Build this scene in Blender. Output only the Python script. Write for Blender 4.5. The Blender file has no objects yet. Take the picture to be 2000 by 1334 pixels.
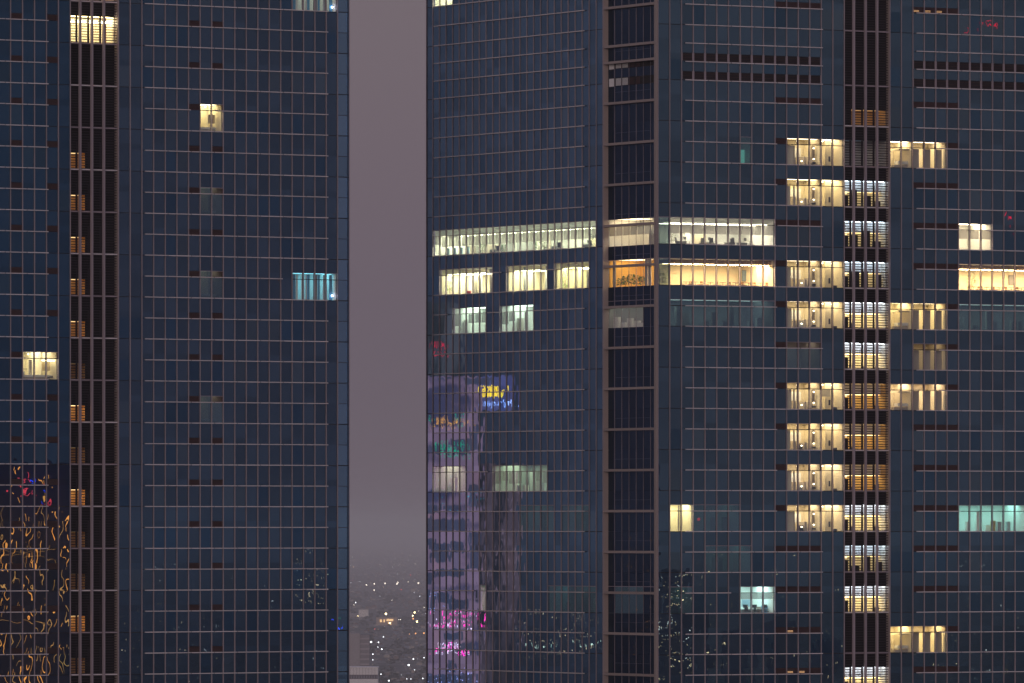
import bpy, bmesh, math, random
from mathutils import Vector, Matrix, Euler
random.seed(7)
R = math.radians
S = bpy.context.scene
COL = S.collection

# ------------------------------------------------------------------ camera
F = 15800.0            # focal length in pixels of a 2000 px wide picture
HY = 1030.0            # horizon row
HC = 200.0             # camera height over the city
cd = bpy.data.cameras.new('camera'); cam = bpy.data.objects.new('camera', cd); COL.objects.link(cam)
cam.location = (0, 0, HC); cam.rotation_euler = (R(90), 0, 0)
cd.sensor_width = 36; cd.lens = 36 * F / 2000
cd.shift_y = (HY - 667) / 2000.0
cd.clip_start = 1; cd.clip_end = 400000
S.camera = cam
# ------------------------------------------------------------------ world: hazy dusk sky
W = bpy.data.worlds.new('World'); S.world = W; W.use_nodes = True
nt = W.node_tree; nt.nodes.clear()
def nn(t, k, **kw):
    n = t.nodes.new(k)
    for a, b in kw.items(): setattr(n, a, b)
    return n
out = nn(nt, 'ShaderNodeOutputWorld')
sky = nn(nt, 'ShaderNodeTexSky', sky_type='NISHITA', sun_disc=False)
sky.sun_elevation = R(1.5); sky.sun_rotation = R(192); sky.dust_density = 4
bg1 = nn(nt, 'ShaderNodeBackground'); bg1.inputs['Strength'].default_value = 0.05
nt.links.new(sky.outputs[0], bg1.inputs[0])
tc = nn(nt, 'ShaderNodeTexCoord'); sp = nn(nt, 'ShaderNodeSeparateXYZ'); nt.links.new(tc.outputs['Generated'], sp.inputs[0])
mr = nn(nt, 'ShaderNodeMapRange'); mr.inputs[1].default_value = -0.02; mr.inputs[2].default_value = 0.6
nt.links.new(sp.outputs['Z'], mr.inputs[0])
cr = nn(nt, 'ShaderNodeValToRGB'); nt.links.new(mr.outputs[0], cr.inputs[0])
cr.color_ramp.elements[0].color = (.150, .117, .140, 1)
cr.color_ramp.elements[1].color = (.210, .195, .265, 1)
e = cr.color_ramp.elements.new(.13); e.color = (.156, .130, .165, 1)
bg2 = nn(nt, 'ShaderNodeBackground'); bg2.inputs['Strength'].default_value = 0.92
nt.links.new(cr.outputs[0], bg2.inputs[0])
ad = nn(nt, 'ShaderNodeAddShader'); nt.links.new(bg1.outputs[0], ad.inputs[0]); nt.links.new(bg2.outputs[0], ad.inputs[1])
nt.links.new(ad.outputs[0], out.inputs[0])
# ------------------------------------------------------------------ sun: the broad afterglow behind the camera
ld = bpy.data.lights.new('sun', 'SUN'); sun = bpy.data.objects.new('sun', ld); COL.objects.link(sun)
ld.energy = 0.75; ld.angle = R(30); ld.color = (1, .80, .74)
sun.rotation_euler = Vector((0.21, 0.97, -0.12)).to_track_quat('-Z', 'Y').to_euler()
S.view_settings.view_transform = 'Standard'; S.view_settings.look = 'None'
S.view_settings.exposure = 0; S.view_settings.gamma = 1; S.view_settings.use_curve_mapping = False
S.render.engine = 'CYCLES'
cy = S.cycles
cy.max_bounces = 7; cy.diffuse_bounces = 3; cy.glossy_bounces = 3; cy.transparent_max_bounces = 12
cy.transmission_bounces = 3; cy.volume_bounces = 2; cy.caustics_reflective = False; cy.caustics_refractive = False
cy.sample_clamp_indirect = 3.0; cy.use_denoising = True
try: cy.denoiser = 'OPENIMAGEDENOISE'
except Exception: pass

# ------------------------------------------------------------------ materials
MATS = {}
def mat(name, col=(.5,.5,.5), rough=.6, metal=0, emit=0, ecol=None, noise=0.0, nscale=1.0, spec=.5):
    if name in MATS: return MATS[name]
    m = bpy.data.materials.new(name); m.use_nodes = True; t = m.node_tree
    p = t.nodes['Principled BSDF']
    p.inputs['Base Color'].default_value = (*col, 1); p.inputs['Roughness'].default_value = rough
    p.inputs['Metallic'].default_value = metal; p.inputs['Specular IOR Level'].default_value = spec
    if noise:
        n = nn(t, 'ShaderNodeTexNoise'); n.inputs['Scale'].default_value = nscale; n.inputs['Detail'].default_value = 5
        g = nn(t, 'ShaderNodeTexCoord'); t.links.new(g.outputs['Object'], n.inputs['Vector'])
        oi = nn(t, 'ShaderNodeObjectInfo')
        a = nn(t, 'ShaderNodeMath', operation='MULTIPLY_ADD'); a.inputs[1].default_value = .6
        t.links.new(n.outputs[0], a.inputs[0]); t.links.new(oi.outputs['Random'], a.inputs[2])
        mp = nn(t, 'ShaderNodeMapRange'); mp.inputs[1].default_value = .2; mp.inputs[2].default_value = 1.4
        mp.inputs[3].default_value = 1 - noise; mp.inputs[4].default_value = 1 + noise
        t.links.new(a.outputs[0], mp.inputs[0])
        mx = nn(t, 'ShaderNodeVectorMath', operation='SCALE'); mx.inputs[0].default_value = col
        t.links.new(mp.outputs[0], mx.inputs['Scale']); t.links.new(mx.outputs[0], p.inputs['Base Color'])
    if emit:
        p.inputs['Emission Color'].default_value = (*(ecol or col), 1); p.inputs['Emission Strength'].default_value = emit
    MATS[name] = m; return m

def glass(name, tint, trans=None, dark=(.002,.003,.005), wave=.0008, scale=(.9,.9,.5), var=.16):
    if name in MATS: return MATS[name]
    m = bpy.data.materials.new(name); m.use_nodes = True; t = m.node_tree; t.nodes.clear()
    o = nn(t, 'ShaderNodeOutputMaterial'); L = t.links.new
    oi = nn(t, 'ShaderNodeObjectInfo'); ge = nn(t, 'ShaderNodeNewGeometry')
    s = nn(t, 'ShaderNodeMath', operation='ADD'); L(oi.outputs['Random'], s.inputs[0]); L(ge.outputs['Random Per Island'], s.inputs[1])
    fr = nn(t, 'ShaderNodeMath', operation='FRACT'); L(s.outputs[0], fr.inputs[0])
    wv = nn(t, 'ShaderNodeMath', operation='MULTIPLY'); wv.inputs[1].default_value = 83.0; L(s.outputs[0], wv.inputs[0])
    mp = nn(t, 'ShaderNodeMapping'); mp.inputs['Scale'].default_value = scale; L(ge.outputs['Position'], mp.inputs[0])
    no = nn(t, 'ShaderNodeTexNoise', noise_dimensions='4D'); no.inputs['Scale'].default_value = 1; no.inputs['Detail'].default_value = 1.0
    L(mp.outputs[0], no.inputs['Vector']); L(wv.outputs[0], no.inputs['W'])
    bu = nn(t, 'ShaderNodeBump'); bu.inputs['Strength'].default_value = 1; bu.inputs['Distance'].default_value = wave
    L(no.outputs[0], bu.inputs['Height'])
    mr = nn(t, 'ShaderNodeMapRange'); mr.inputs[3].default_value = 1 - var; mr.inputs[4].default_value = 1 + var; L(fr.outputs[0], mr.inputs[0])
    sc = nn(t, 'ShaderNodeVectorMath', operation='SCALE'); sc.inputs[0].default_value = tint; L(mr.outputs[0], sc.inputs['Scale'])
    gl = nn(t, 'ShaderNodeBsdfGlossy'); gl.inputs['Roughness'].default_value = 0.0
    L(sc.outputs[0], gl.inputs['Color']); L(bu.outputs[0], gl.inputs['Normal'])
    a = nn(t, 'ShaderNodeAddShader'); L(gl.outputs[0], a.inputs[0])
    if trans:
        b = nn(t, 'ShaderNodeBsdfTransparent'); b.inputs['Color'].default_value = (*trans, 1)
    else:
        b = nn(t, 'ShaderNodeBsdfDiffuse'); b.inputs['Color'].default_value = (*dark, 1)
    L(b.outputs[0], a.inputs[1]); L(a.outputs[0], o.inputs[0])
    MATS[name] = m; return m

def lamp(name, col, s, sample=True):
    if name in MATS: return MATS[name]
    m = bpy.data.materials.new(name); m.use_nodes = True; t = m.node_tree; t.nodes.clear()
    o = nn(t, 'ShaderNodeOutputMaterial'); e = nn(t, 'ShaderNodeEmission')
    e.inputs[0].default_value = (*col, 1); e.inputs[1].default_value = s; t.links.new(e.outputs[0], o.inputs[0])
    m.cycles.emission_sampling = 'AUTO' if sample else 'NONE'
    MATS[name] = m; return m

M_MULL = mat('mullion_aluminium', (.33,.28,.315), .5, noise=.15, nscale=.6)
M_FIN = mat('fin_aluminium', (.64,.60,.625), .45, noise=.15, nscale=.6)
M_PIL = mat('pilaster_cladding', (.34,.29,.28), .5, noise=.12, nscale=.4)
M_DARK = mat('dark_joint', (.008,.008,.012), .7)
M_SLAT = mat('slat_bronze', (.020,.013,.019), .6, noise=.2)
M_VENT = mat('vent_louvre_bronze', (.055,.026,.028), .6, noise=.25)
M_BACK = mat('shaft_dark', (.006,.005,.007), .9)
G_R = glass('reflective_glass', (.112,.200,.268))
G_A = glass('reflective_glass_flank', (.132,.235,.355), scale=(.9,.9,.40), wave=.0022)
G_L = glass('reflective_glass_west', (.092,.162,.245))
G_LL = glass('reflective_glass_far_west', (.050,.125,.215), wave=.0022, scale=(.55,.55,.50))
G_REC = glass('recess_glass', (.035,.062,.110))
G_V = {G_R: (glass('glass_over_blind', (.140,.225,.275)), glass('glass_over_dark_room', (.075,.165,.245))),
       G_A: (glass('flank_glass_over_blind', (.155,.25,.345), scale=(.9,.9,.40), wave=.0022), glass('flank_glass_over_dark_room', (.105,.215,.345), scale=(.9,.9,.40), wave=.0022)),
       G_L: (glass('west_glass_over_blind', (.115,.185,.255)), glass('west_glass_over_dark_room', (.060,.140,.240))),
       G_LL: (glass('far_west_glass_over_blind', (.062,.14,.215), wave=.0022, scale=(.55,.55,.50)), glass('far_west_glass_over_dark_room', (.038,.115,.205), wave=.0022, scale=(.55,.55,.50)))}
G_CLEAR = glass('clear_glass', (.06,.08,.10), trans=(.97,.98,.95))
G_CLA = glass('clear_glass_flank', (.08,.11,.17), trans=(.95,.98,.93))
G_WING = glass('parapet_glass', (.16,.24,.32), trans=(.26,.36,.42))
G_DIM = glass('smoked_glass', (.125,.20,.26), trans=(.40,.46,.44))
M_BLIND = None
def blind(name, col, tr):
    if name in MATS: return MATS[name]
    m = bpy.data.materials.new(name); m.use_nodes = True; t = m.node_tree; t.nodes.clear()
    o = nn(t, 'ShaderNodeOutputMaterial'); d = nn(t, 'ShaderNodeBsdfDiffuse'); d.inputs[0].default_value = (*col, 1)
    tl = nn(t, 'ShaderNodeBsdfTranslucent'); tl.inputs[0].default_value = (*col, 1)
    a = nn(t, 'ShaderNodeMixShader'); a.inputs[0].default_value = .6; t.links.new(d.outputs[0], a.inputs[1]); t.links.new(tl.outputs[0], a.inputs[2])
    b = nn(t, 'ShaderNodeBsdfTransparent'); x = nn(t, 'ShaderNodeMixShader'); x.inputs[0].default_value = tr
    t.links.new(a.outputs[0], x.inputs[1]); t.links.new(b.outputs[0], x.inputs[2]); t.links.new(x.outputs[0], o.inputs[0])
    MATS[name] = m; return m

# ------------------------------------------------------------------ mesh helpers
BOXES = {}
def box_mesh(d, m):
    key = (round(d[0],3), round(d[1],3), round(d[2],3), m.name)
    if key in BOXES: return BOXES[key]
    x, y, z = d[0]/2, d[1]/2, d[2]/2
    me = bpy.data.meshes.new('box')
    v = [(a*x, b*y, c*z) for a in (-1,1) for b in (-1,1) for c in (-1,1)]
    f = [(0,1,3,2),(4,6,7,5),(0,4,5,1),(2,3,7,6),(0,2,6,4),(1,5,7,3)]
    me.from_pydata(v, [], f); me.materials.append(m); BOXES[key] = me
    return me
BV = [(a,b,c) for a in (-.5,.5) for b in (-.5,.5) for c in (-.5,.5)]
BF = [(0,1,3,2),(4,6,7,5),(0,4,5,1),(2,3,7,6),(0,2,6,4),(1,5,7,3)]
class MB:
    """collects shapes into one mesh"""
    def __init__(s): s.v=[]; s.f=[]; s.mi=[]; s.ms=[]
    def mat(s, m):
        if m not in s.ms: s.ms.append(m)
        return s.ms.index(m)
    def box(s, c, d, m, rz=0, rx=0):
        k = s.mat(m); b = len(s.v); E = Euler((rx,0,rz)).to_matrix() if (rz or rx) else None
        for p in BV:
            q = Vector((p[0]*d[0], p[1]*d[1], p[2]*d[2]))
            if E: q = E @ q
            s.v.append((q[0]+c[0], q[1]+c[1], q[2]+c[2]))
        for f in BF: s.f.append(tuple(b+i for i in f)); s.mi.append(k)
        return s
    def tube(s, pts, r, m, n=6, cap=True, r2=None):
        k = s.mat(m); b = len(s.v); N = len(pts); pts = [Vector(p) for p in pts]
        for i, p in enumerate(pts):
            d = (pts[min(i+1,N-1)] - pts[max(i-1,0)]).normalized()
            a = d.orthogonal().normalized(); c = d.cross(a)
            rr = r if r2 is None else r + (r2-r)*i/(N-1)
            for j in range(n):
                t = 2*math.pi*j/n; s.v.append(tuple(p + rr*(a*math.cos(t) + c*math.sin(t))))
        for i in range(N-1):
            for j in range(n):
                s.f.append((b+i*n+j, b+i*n+(j+1)%n, b+(i+1)*n+(j+1)%n, b+(i+1)*n+j)); s.mi.append(k)
        if cap:
            s.f.append(tuple(b+j for j in range(n))); s.mi.append(k)
            s.f.append(tuple(b+(N-1)*n+j for j in range(n))); s.mi.append(k)
        return s
    def ball(s, c, r, m, n=8, sz=1.0):
        return s.lathe(c, [(r*math.sin(math.pi*i/5), -r*sz*math.cos(math.pi*i/5)) for i in range(6)], m, n)
    def lathe(s, c, prof, m, n=10):
        k = s.mat(m); b = len(s.v)
        for (r, z) in prof:
            for j in range(n):
                t = 2*math.pi*j/n; s.v.append((c[0]+max(r,1e-4)*math.cos(t), c[1]+max(r,1e-4)*math.sin(t), c[2]+z))
        for i in range(len(prof)-1):
            for j in range(n):
                s.f.append((b+i*n+j, b+i*n+(j+1)%n, b+(i+1)*n+(j+1)%n, b+(i+1)*n+j)); s.mi.append(k)
        return s
    def quad(s, a, b_, c, d, m):
        k = s.mat(m); b = len(s.v); s.v += [tuple(a), tuple(b_), tuple(c), tuple(d)]; s.f.append((b,b+1,b+2,b+3)); s.mi.append(k); return s
    def build(s, name, parent=None, loc=None):
        me = bpy.data.meshes.new(name); me.from_pydata(s.v, [], s.f)
        for m in s.ms: me.materials.append(m)
        me.polygons.foreach_set('material_index', s.mi); me.update()
        o = bpy.data.objects.new(name, me); COL.objects.link(o)
        if loc: o.location = loc
        if parent: o.parent = parent
        return o
def tag(o, label=None, cat=None, group=None, kind=None):
    if label: o['label'] = label
    if cat: o['category'] = cat
    if group: o['group'] = group
    if kind: o['kind'] = kind
    return o
def empty(name, loc=(0,0,0), rz=0):
    o = bpy.data.objects.new(name, None); COL.objects.link(o); o.location = loc; o.rotation_euler = (0,0,rz); o.empty_display_size = .2
    return o

# ------------------------------------------------------------------ towers
class Tower:
    def __init__(s, px, Y, th):
        s.th = R(th); s.c = math.cos(s.th); s.s = math.sin(s.th)
        s.X = (px-1000)/F*Y; s.Y = Y
        s.e = empty('office_tower', (s.X, s.Y, 0), s.th); s.parts = {}
        s.M = Matrix.Translation((s.X, s.Y, 0)) @ Matrix.Rotation(s.th, 4, 'Z')
    def world(s, p): return s.M @ Vector(p)
    def add(s, name, c, d, m, pr=0, tilt=0):
        s.parts.setdefault(name, []).append((pr, len(s.parts.get(name, [])), c, d, m, tilt))
    def flush(s):
        for name, L in s.parts.items():
            L.sort(key=lambda t: (-t[0], t[1]))
            for (pr, k, c, d, m, tilt) in L[:300]:
                o = bpy.data.objects.new(name, box_mesh(d, m)); COL.objects.link(o); o.parent = s.e; o.location = c
                if tilt: o.rotation_euler = (random.gauss(0, tilt), random.gauss(0, tilt), random.gauss(0, tilt))
            if len(L) > 300:
                b = MB()
                for (pr, k, c, d, m, tilt) in L[300:]: b.box(c, d, m)
                o = b.build(name, s.e); o['kind'] = 'stuff'

def B(T):   # frame of the front face: (u, w, z), w inwards
    return lambda u, w, z: (u, w, z), lambda a, b, c: (a, b, c)
class Fac:
    def __init__(s, T, axis, w0=0.0): s.T = T; s.ax = axis; s.w0 = w0
    def box(s, name, u0, u1, w0, w1, z0, z1, m, pr=0, tilt=0):
        u, w, z = (u0+u1)/2, (w0+w1)/2 + s.w0, (z0+z1)/2
        du, dw, dz = abs(u1-u0), abs(w1-w0), abs(z1-z0)
        if s.ax == 'B': s.T.add(name, (u, w, z), (du, dw, dz), m, pr, tilt)
        else: s.T.add(name, (w, u, z), (dw, du, dz), m, pr, tilt)
    def pt(s, u, w, z):
        w += s.w0
        return (u, w, z) if s.ax == 'B' else (w, u, z)
    def wpt(s, u, w, z): return s.T.world(s.pt(u, w, z))

TR = Tower(1281, 884.7, 30.5)
TL = Tower(660, 882.9, 34.5)
tag(TR.e, 'right glass office tower with warm lit floors, recessed corner bay and a slatted shaft', 'tower')
tag(TL.e, 'left glass office tower, mostly dark, with a bright slatted window near its top', 'tower')

HALF, HEAD, FL = 2.25, 2.93, 4.5
zR = {j: HC + 4.045 + 4.5*j for j in range(-6, 11)}
zR[12] = HC + 55.105; zR[13] = zR[12] + 4.5
zL = {j: HC - 2.256 + 4.5*j for j in range(-5, 15)}

FB = Fac(TR, 'B'); FA = Fac(TR, 'A'); FC = Fac(TR, 'B'); FR = Fac(TR, 'A', .65)
FLR = Fac(TL, 'B'); FLL = Fac(TL, 'B')
gB = [0.26 + 1.515*i for i in range(17)]
gC = [30.54 + 1.525*i for i in range(17)]
gA = [11.15 + 1.5105*i for i in range(26)] + [50.33]
gRc = [.35, .62] + [2.14 + 1.516*i for i in range(6)] + [11.12]
gL = [-28.13 + 1.4775*i for i in range(20)]
gLL = [-41.59 - 1.4846*8 + 1.4846*i for i in range(14)]     # index 8 is the mullion at -41.59

# lit cells: (facade, floor) -> list of (i0, i1, glass)
LIT = {}
def lit(fac, j, i0, i1, g=None): LIT.setdefault((fac, j), []).append((i0, i1, g))
def is_lit(fac, j, i):
    for (a, b, g) in LIT.get((fac, j), []):
        if a <= i < b: return g or (G_CLA if fac in ('A',) else G_CLEAR)
    return None
VENTS = {'B': range(10, 14), 'C': range(2, 6), 'L': (6, 8), 'LL': (8, 11)}
VENTLIT = set()
ROOMS = []      # (fac key, Fac, grid, j, i0, i1, style)
def room(fk, j, i0, i1, style, g=None):
    lit(fk, j, i0, i1, g); ROOMS.append((fk, j, i0, i1, style))
for j in (8, 7, 5, 4, 2, 1, 0, -1): room('B', j, 11, 16, 'wash')
room('B', 6, 1, 10, 'office'); room('B', 5, 1, 10, 'cafe'); room('B', 4, 1, 10, 'dusk_office', G_DIM)
lit('B', 6, 0, 1, G_DIM); lit('B', 5, 0, 1, G_DIM)
room('B', 3, 11, 14, 'faint', G_DIM)
room('B', 8, 7, 8, 'teal_slit', G_DIM)
room('B', -1, 1, 3, 'bright'); room('B', -1, 3, 7, 'teal_low', G_DIM)
room('B', -2, 4, 8, 'teal_low', G_DIM)
room('B', -3, 7, 10, 'teal'); room('B', -3, 1, 3, 'teal_low', G_DIM)
for j in (8, 4, 2, -4): room('C', j, 0, 5, 'lounge')
room('C', 3, 2, 5, 'lounge_small')
room('C', 6, 6, 9, 'blinds'); room('C', 5, 6, 16, 'cafe'); room('C', 4, 6, 16, 'dusk_office', G_DIM)
room('C', -1, 6, 12, 'teal_bright'); room('C', -1, 12, 16, 'gold')
room('A', 6, 1, 25, 'office_green'); room('A', 5, 16, 24, 'office_warm'); room('A', 5, 8, 14, 'office_warm'); room('A', 5, 2, 7, 'office_warm')
room('A', 4, 17, 22, 'green_dim'); room('A', 4, 10, 15, 'green_dim')
room('A', 0, 8, 16, 'green_low'); room('A', 0, 20, 25, 'green_low2')
room('A', 13, 22, 25, 'office_green')
room('A', -1, 7, 12, 'teal_faint', G_DIM); room('A', -1, 2, 6, 'teal_faint', G_DIM)
room('A', -3, 17, 18, 'teal_low'); room('A', -3, 5, 8, 'cyan_low', G_DIM); room('A', -3, 1, 5, 'teal_faint', G_DIM)
room('L', 10, 7, 9, 'suite'); 
for j in (8, 6, 3): room('L', j, 7, 9, 'suite_dim', G_DIM)
room('L', 6, 15, 19, 'blue'); room('L', 13, 15, 19, 'blue_white')
room('LL', 4, 9, 12, 'suite_big')

PV = random.Random(99)
def facade(fk, fac, g, zs, gl, n0, n1, fin=None, extra=0):
    """a curtain wall: panes in three bands a floor, mullions, fins and joints"""
    js = sorted(zs)
    top = zs[js[-1]] + FL; bot = zs[js[0]]-.05
    def runs():
        out = []
        for a in js:
            z = zs[a]; nxt = zs[a] + FL
            out.append((a, z))
        return out
    for j, z in runs():
        for i in range(n0, n1):
            u0, u1 = g[i], g[i+1]
            L = is_lit(fk, j, i); pr = 3 if L else (1 if fk in ('B', 'L') else 0)
            fac.box('spandrel_pane', u0, u1, .06, .09, z+HEAD, z+FL-.05, gl, pr, .00035)
            vent = i in VENTS.get(fk, ())
            q = PV.random(); colv = (fk == 'L' and i in (4, 15)) or (fk == 'C' and i in (7, 11)) or (fk == 'B' and i == 9)
            gw = G_V[gl][1] if (q < .10 or (colv and q < .75)) else (G_V[gl][0] if q > .88 else gl)
            fac.box('window_pane', u0, u1, .06, .09, z+.03, z+HALF, L or gw, pr, .00035)
            if vent:
                a, b = u0+.10, u1-.10
                for k in range(5):
                    zz = z+HALF+.06 + k*.125
                    fac.box('vent_slat', a, b, .03, .16, zz, zz+(.05 if L else .085), M_VENT, pr)
                for (p, q) in ((u0, a), (b, u1)):
                    fac.box('vent_frame', p, q, .03, .17, z+HALF, z+HEAD, M_VENT, pr)
                if not L and (fk, j, i) not in VENTLIT:
                    fac.box('vent_back', a, b, .2, .22, z+HALF, z+HEAD, M_BACK, pr)
                elif not L:
                    pass
            else:
                fac.box('transom_pane', u0, u1, .06, .09, z+HALF, z+HEAD, L or gl, pr, .00035)
        # joints
        fac.box('joint_strip', g[n0], g[n1], .065, .075, z-.05, z+.03, M_DARK)
        # slim head rail
    for i in range(n0, n1+1):
        hw, pj = (.030, -.035) if fk == 'A' else (.036, -.08)
        fac.box('mullion', g[i]-hw, g[i]+hw, pj, .12, bot, top, M_MULL)
    for j, z in runs():
        for (a, b) in LIT_SPANS(fk, j):
            fac.box('window_head_rail', g[a]+.04, g[b]-.04, -.03, .1, z+HEAD-.03, z+HEAD+.03, M_MULL)
            fac.box('transom_rail', g[a]+.04, g[b]-.04, -.02, .1, z+HALF-.04, z+HALF+.035, M_DARK if fk != 'A' else M_MULL)
            for i in range(a, b+1): fac.box('inner_mullion', g[i]-.04, g[i]+.04, .121, .16 if fk == 'A' else .24, z, z+HEAD, M_DARK)
def LIT_SPANS(fk, j): return [(a, b) for (a, b, g) in LIT.get((fk, j), [])]

def fins(fk, fac, u0, u1, n, levels, g, h=.10, dark_on=()):
    """horizontal fins two modules long with small gaps"""
    st = (u1-u0)/n
    for z, j, kind in levels:
        for k in range(n):
            a, b = u0 + k*st + .07, u0 + (k+1)*st - .07
            if kind == 'T':     # behind a lit room the transom is seen dark against the light
                mid = (a+b)/2
                if any(g[p] <= mid <= g[q] for (p, q) in [(x, y) for (x, y, gg) in LIT.get((fk, j), []) if gg is None]): continue
            fac.box('horizontal_fin', a, b, -.24, -.085, z-h/2, z+h/2, M_FIN, 2 if kind == 'S' else 1)

def levels(zs, mech=None):
    out = []
    for j in sorted(zs):
        out.append((zs[j], j, 'S'))
        if not (mech and j == 10): out.append((zs[j]+HALF, j, 'T'))
    if mech: out += [(z, 99, 'S') for z in mech]
    return out

facade('B', FB, gB, zR, G_R, 0, 16); facade('C', FC, gC, zR, G_R, 0, 16)
facade('A', FA, gA, zR, G_A, 0, 26)
facade('L', FLR, gL, zL, G_L, 0, 19)
facade('LL', FLL, gLL, zL, G_LL, 0, 13)
z10 = zR[10]; MZ = [z10+2.02, z10+4.04]
# plant floors between the sill of floor 10 and floor 12: floor 10 was given 4.5 m of panes, the rest is filled here
def plant_floor(fk, fac, g, n, gl, band):
    for i in range(n):
        fac.box('spandrel_pane', g[i], g[i+1], .06, .09, z10+FL-.049, zR[12]-.05, gl, 0, .00035)
    for i in (band or ()):
        for zz in (z10, z10+2.02):
            u0, u1 = g[i]+.13, g[i+1]-.13
            fac.box('plant_louvre_back', u0, u1, .02, .05, zz+.1, zz+.98, M_BACK)
            for k in range(6):
                fac.box('plant_louvre_slat', u0, u1, -.02, .02, zz+.12+k*.15, zz+.18+k*.15, M_SLAT if k % 2 else M_VENT)
            for a, b in ((g[i], u0), (u1, g[i+1])):
                fac.box('plant_louvre_frame', a, b, -.03, .04, zz+.1, zz+.98, M_MULL)
plant_floor('B', FB, gB, 16, G_R, range(2, 14)); plant_floor('C', FC, gC, 16, G_R, range(2, 16)); plant_floor('A', FA, gA, 26, G_A, None)

fins('B', FB, gB[2]+.35, gB[14]+.15, 6, levels(zR, MZ), gB)
fins('C', FC, gC[2]+.35, gC[16]+.1, 7, levels(zR, MZ), gC)
fins('A', FA, gA[2]+.75, gA[24]+.95, 11, levels(zR, MZ), gA)
fins('L', FLR, gL[2]+.25, gL[18]+.2, 8, levels(zL), gL)
fins('LL', FLL, gLL[8]-1.4846*7.8, gLL[11]+.2, 6, levels(zL), gLL)

# ---- corner bay of the right tower, set back .65 m
zt, zb = zR[13]+FL, zR[-6]
for i in range(len(gRc)-1):
    for j in sorted(zR):
        z = zR[j]; L = {6: G_CLEAR, 5: G_CLEAR, 4: G_CLEAR if i >= 3 else None, -3: G_DIM if 2 < i < 7 else None}.get(j)
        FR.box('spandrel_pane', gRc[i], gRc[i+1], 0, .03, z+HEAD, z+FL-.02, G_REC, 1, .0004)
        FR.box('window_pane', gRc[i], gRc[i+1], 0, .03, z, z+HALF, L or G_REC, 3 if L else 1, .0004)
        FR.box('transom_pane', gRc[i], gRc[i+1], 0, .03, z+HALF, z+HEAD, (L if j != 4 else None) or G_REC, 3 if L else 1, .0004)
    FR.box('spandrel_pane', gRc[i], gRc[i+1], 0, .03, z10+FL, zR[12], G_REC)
for u in gRc[1:-1]: FR.box('mullion', u-.024, u+.024, -.04, 0, zb, zt, M_MULL)
for j in sorted(zR):
    FR.box('recess_beam', .36, 11.1, -.62, -.02, zR[j]+HALF-.14, zR[j]+HALF+.13, M_PIL, 5)
    if j in (6, 5, 4, -3): FR.box('window_head_rail', .4, 11.1, -.06, -.01, zR[j]+HEAD-.02, zR[j]+HEAD+.04, M_MULL)
    FR.box('joint_strip', 2.2, 9.6, -.02, -.01, zR[j]+HEAD+.55, zR[j]+HEAD+.562, M_MULL)
FR.box('recess_beam', .36, 11.1, -.62, -.02, z10+4.04-.14, z10+4.04+.13, M_PIL, 5)
FR.box('recess_return', 11.13, 11.19, -.7, .1, zb, zt, M_PIL)
TR.add('corner_column', (.12, .17, (zb+zt)/2), (.30, .36, zt-zb), M_PIL)
FR.box('corner_column', .3505, .40, -.60, -.45, zb, zt, M_PIL)
# plant-floor window slots in the recess, their light put into the white colour
M_PAN = mat('white_duct', (.75,.76,.78), .5)
for zz in (zR[10]-.35, zR[10]+1.55):
    FR.box('plant_slot_back', .6, 10.9, -.03, -.005, zz, zz+.92, M_BACK)
    FR.box('white_access_panel', 9.85, 10.85, -.06, -.03, zz, zz+.88, M_PAN, 3)
    for k in range(22):
        u = 9.35 - k*.235
        if k % 6 == 5: continue
        FR.box('slot_louvre', u-.045, u+.045, -.07, -.03, zz+.05, zz+.85, M_PAN if k < 12 else M_VENT)

# ---- the slatted shafts
def shaft(T, fac, u0, u1, posts, zs, litrows, d=.65):
    js = sorted(zs); bot, top = zs[js[0]], zs[js[-1]]+FL
    fac.box('shaft_reveal', u1-.02, u1+.0, .02, d, bot, top, M_PIL)
    fac.box('shaft_reveal', u0, u0+.02, .02, d, bot, top, M_PIL)
    for u in posts:
        fac.box('shaft_post', u-.12, u+.10, -.14, .16, bot, top, M_MULL)
    us = [u0+.02] + list(posts) + [u1-.02]
    z = bot
    prs = {j: 5 for j in litrows}
    for b in range(len(us)-1):
        a, c = us[b]+(.12 if b else 0), us[b+1]-(.14 if b < len(us)-2 else .0)
        for j in js:
            nn_ = 16 if j != 10 else 22
            hh = FL if (j != 10 or 12 not in zs) else zs[12]-zs[10]
            for k in range(int(hh/.281)):
                zz = zs[j] + .14 + k*.281
                fac.box('shaft_slat', a, c, .24, .32, zz-.045, zz+.045, M_SLAT, 5 if (j in litrows and k < 11) else 0)
            fac.box('shaft_rail', a-.02, c+.02, .10, .22, zs[j]-.06, zs[j]+.07, M_FIN if (j % 2) else M_MULL, 2)
            if j not in litrows:
                fac.box('shaft_back_panel', us[b], us[b+1], d, d+.03, zs[j], zs[j]+hh, M_BACK)
            else:
                fac.box('shaft_back_panel', us[b], us[b+1], d, d+.03, zs[j]+HEAD, zs[j]+hh, M_BACK)
                fac.box('shaft_inner_mullion', us[b]-.1, us[b]+.1, d, d+.12, zs[j], zs[j]+HEAD, M_SLAT)
def uB(T, p):
    s = (p-1000)/F; return (s*T.Y - T.X)/(T.c - s*T.s)
sRlit = {9:'amber_low', 8:'steel_low', 7:'cool', 6:'cool', 5:'cool', 4:'full', 3:'full', 2:'amber', 1:'amber', 0:'amber', -1:'full', -2:'cool', -3:'full', -5:'full'}
shaft(TR, FB, gB[16]+.05, gC[0]-.05, [uB(TR, p) for p in (1667.5, 1690.5, 1713)], zR, sRlit)
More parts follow.
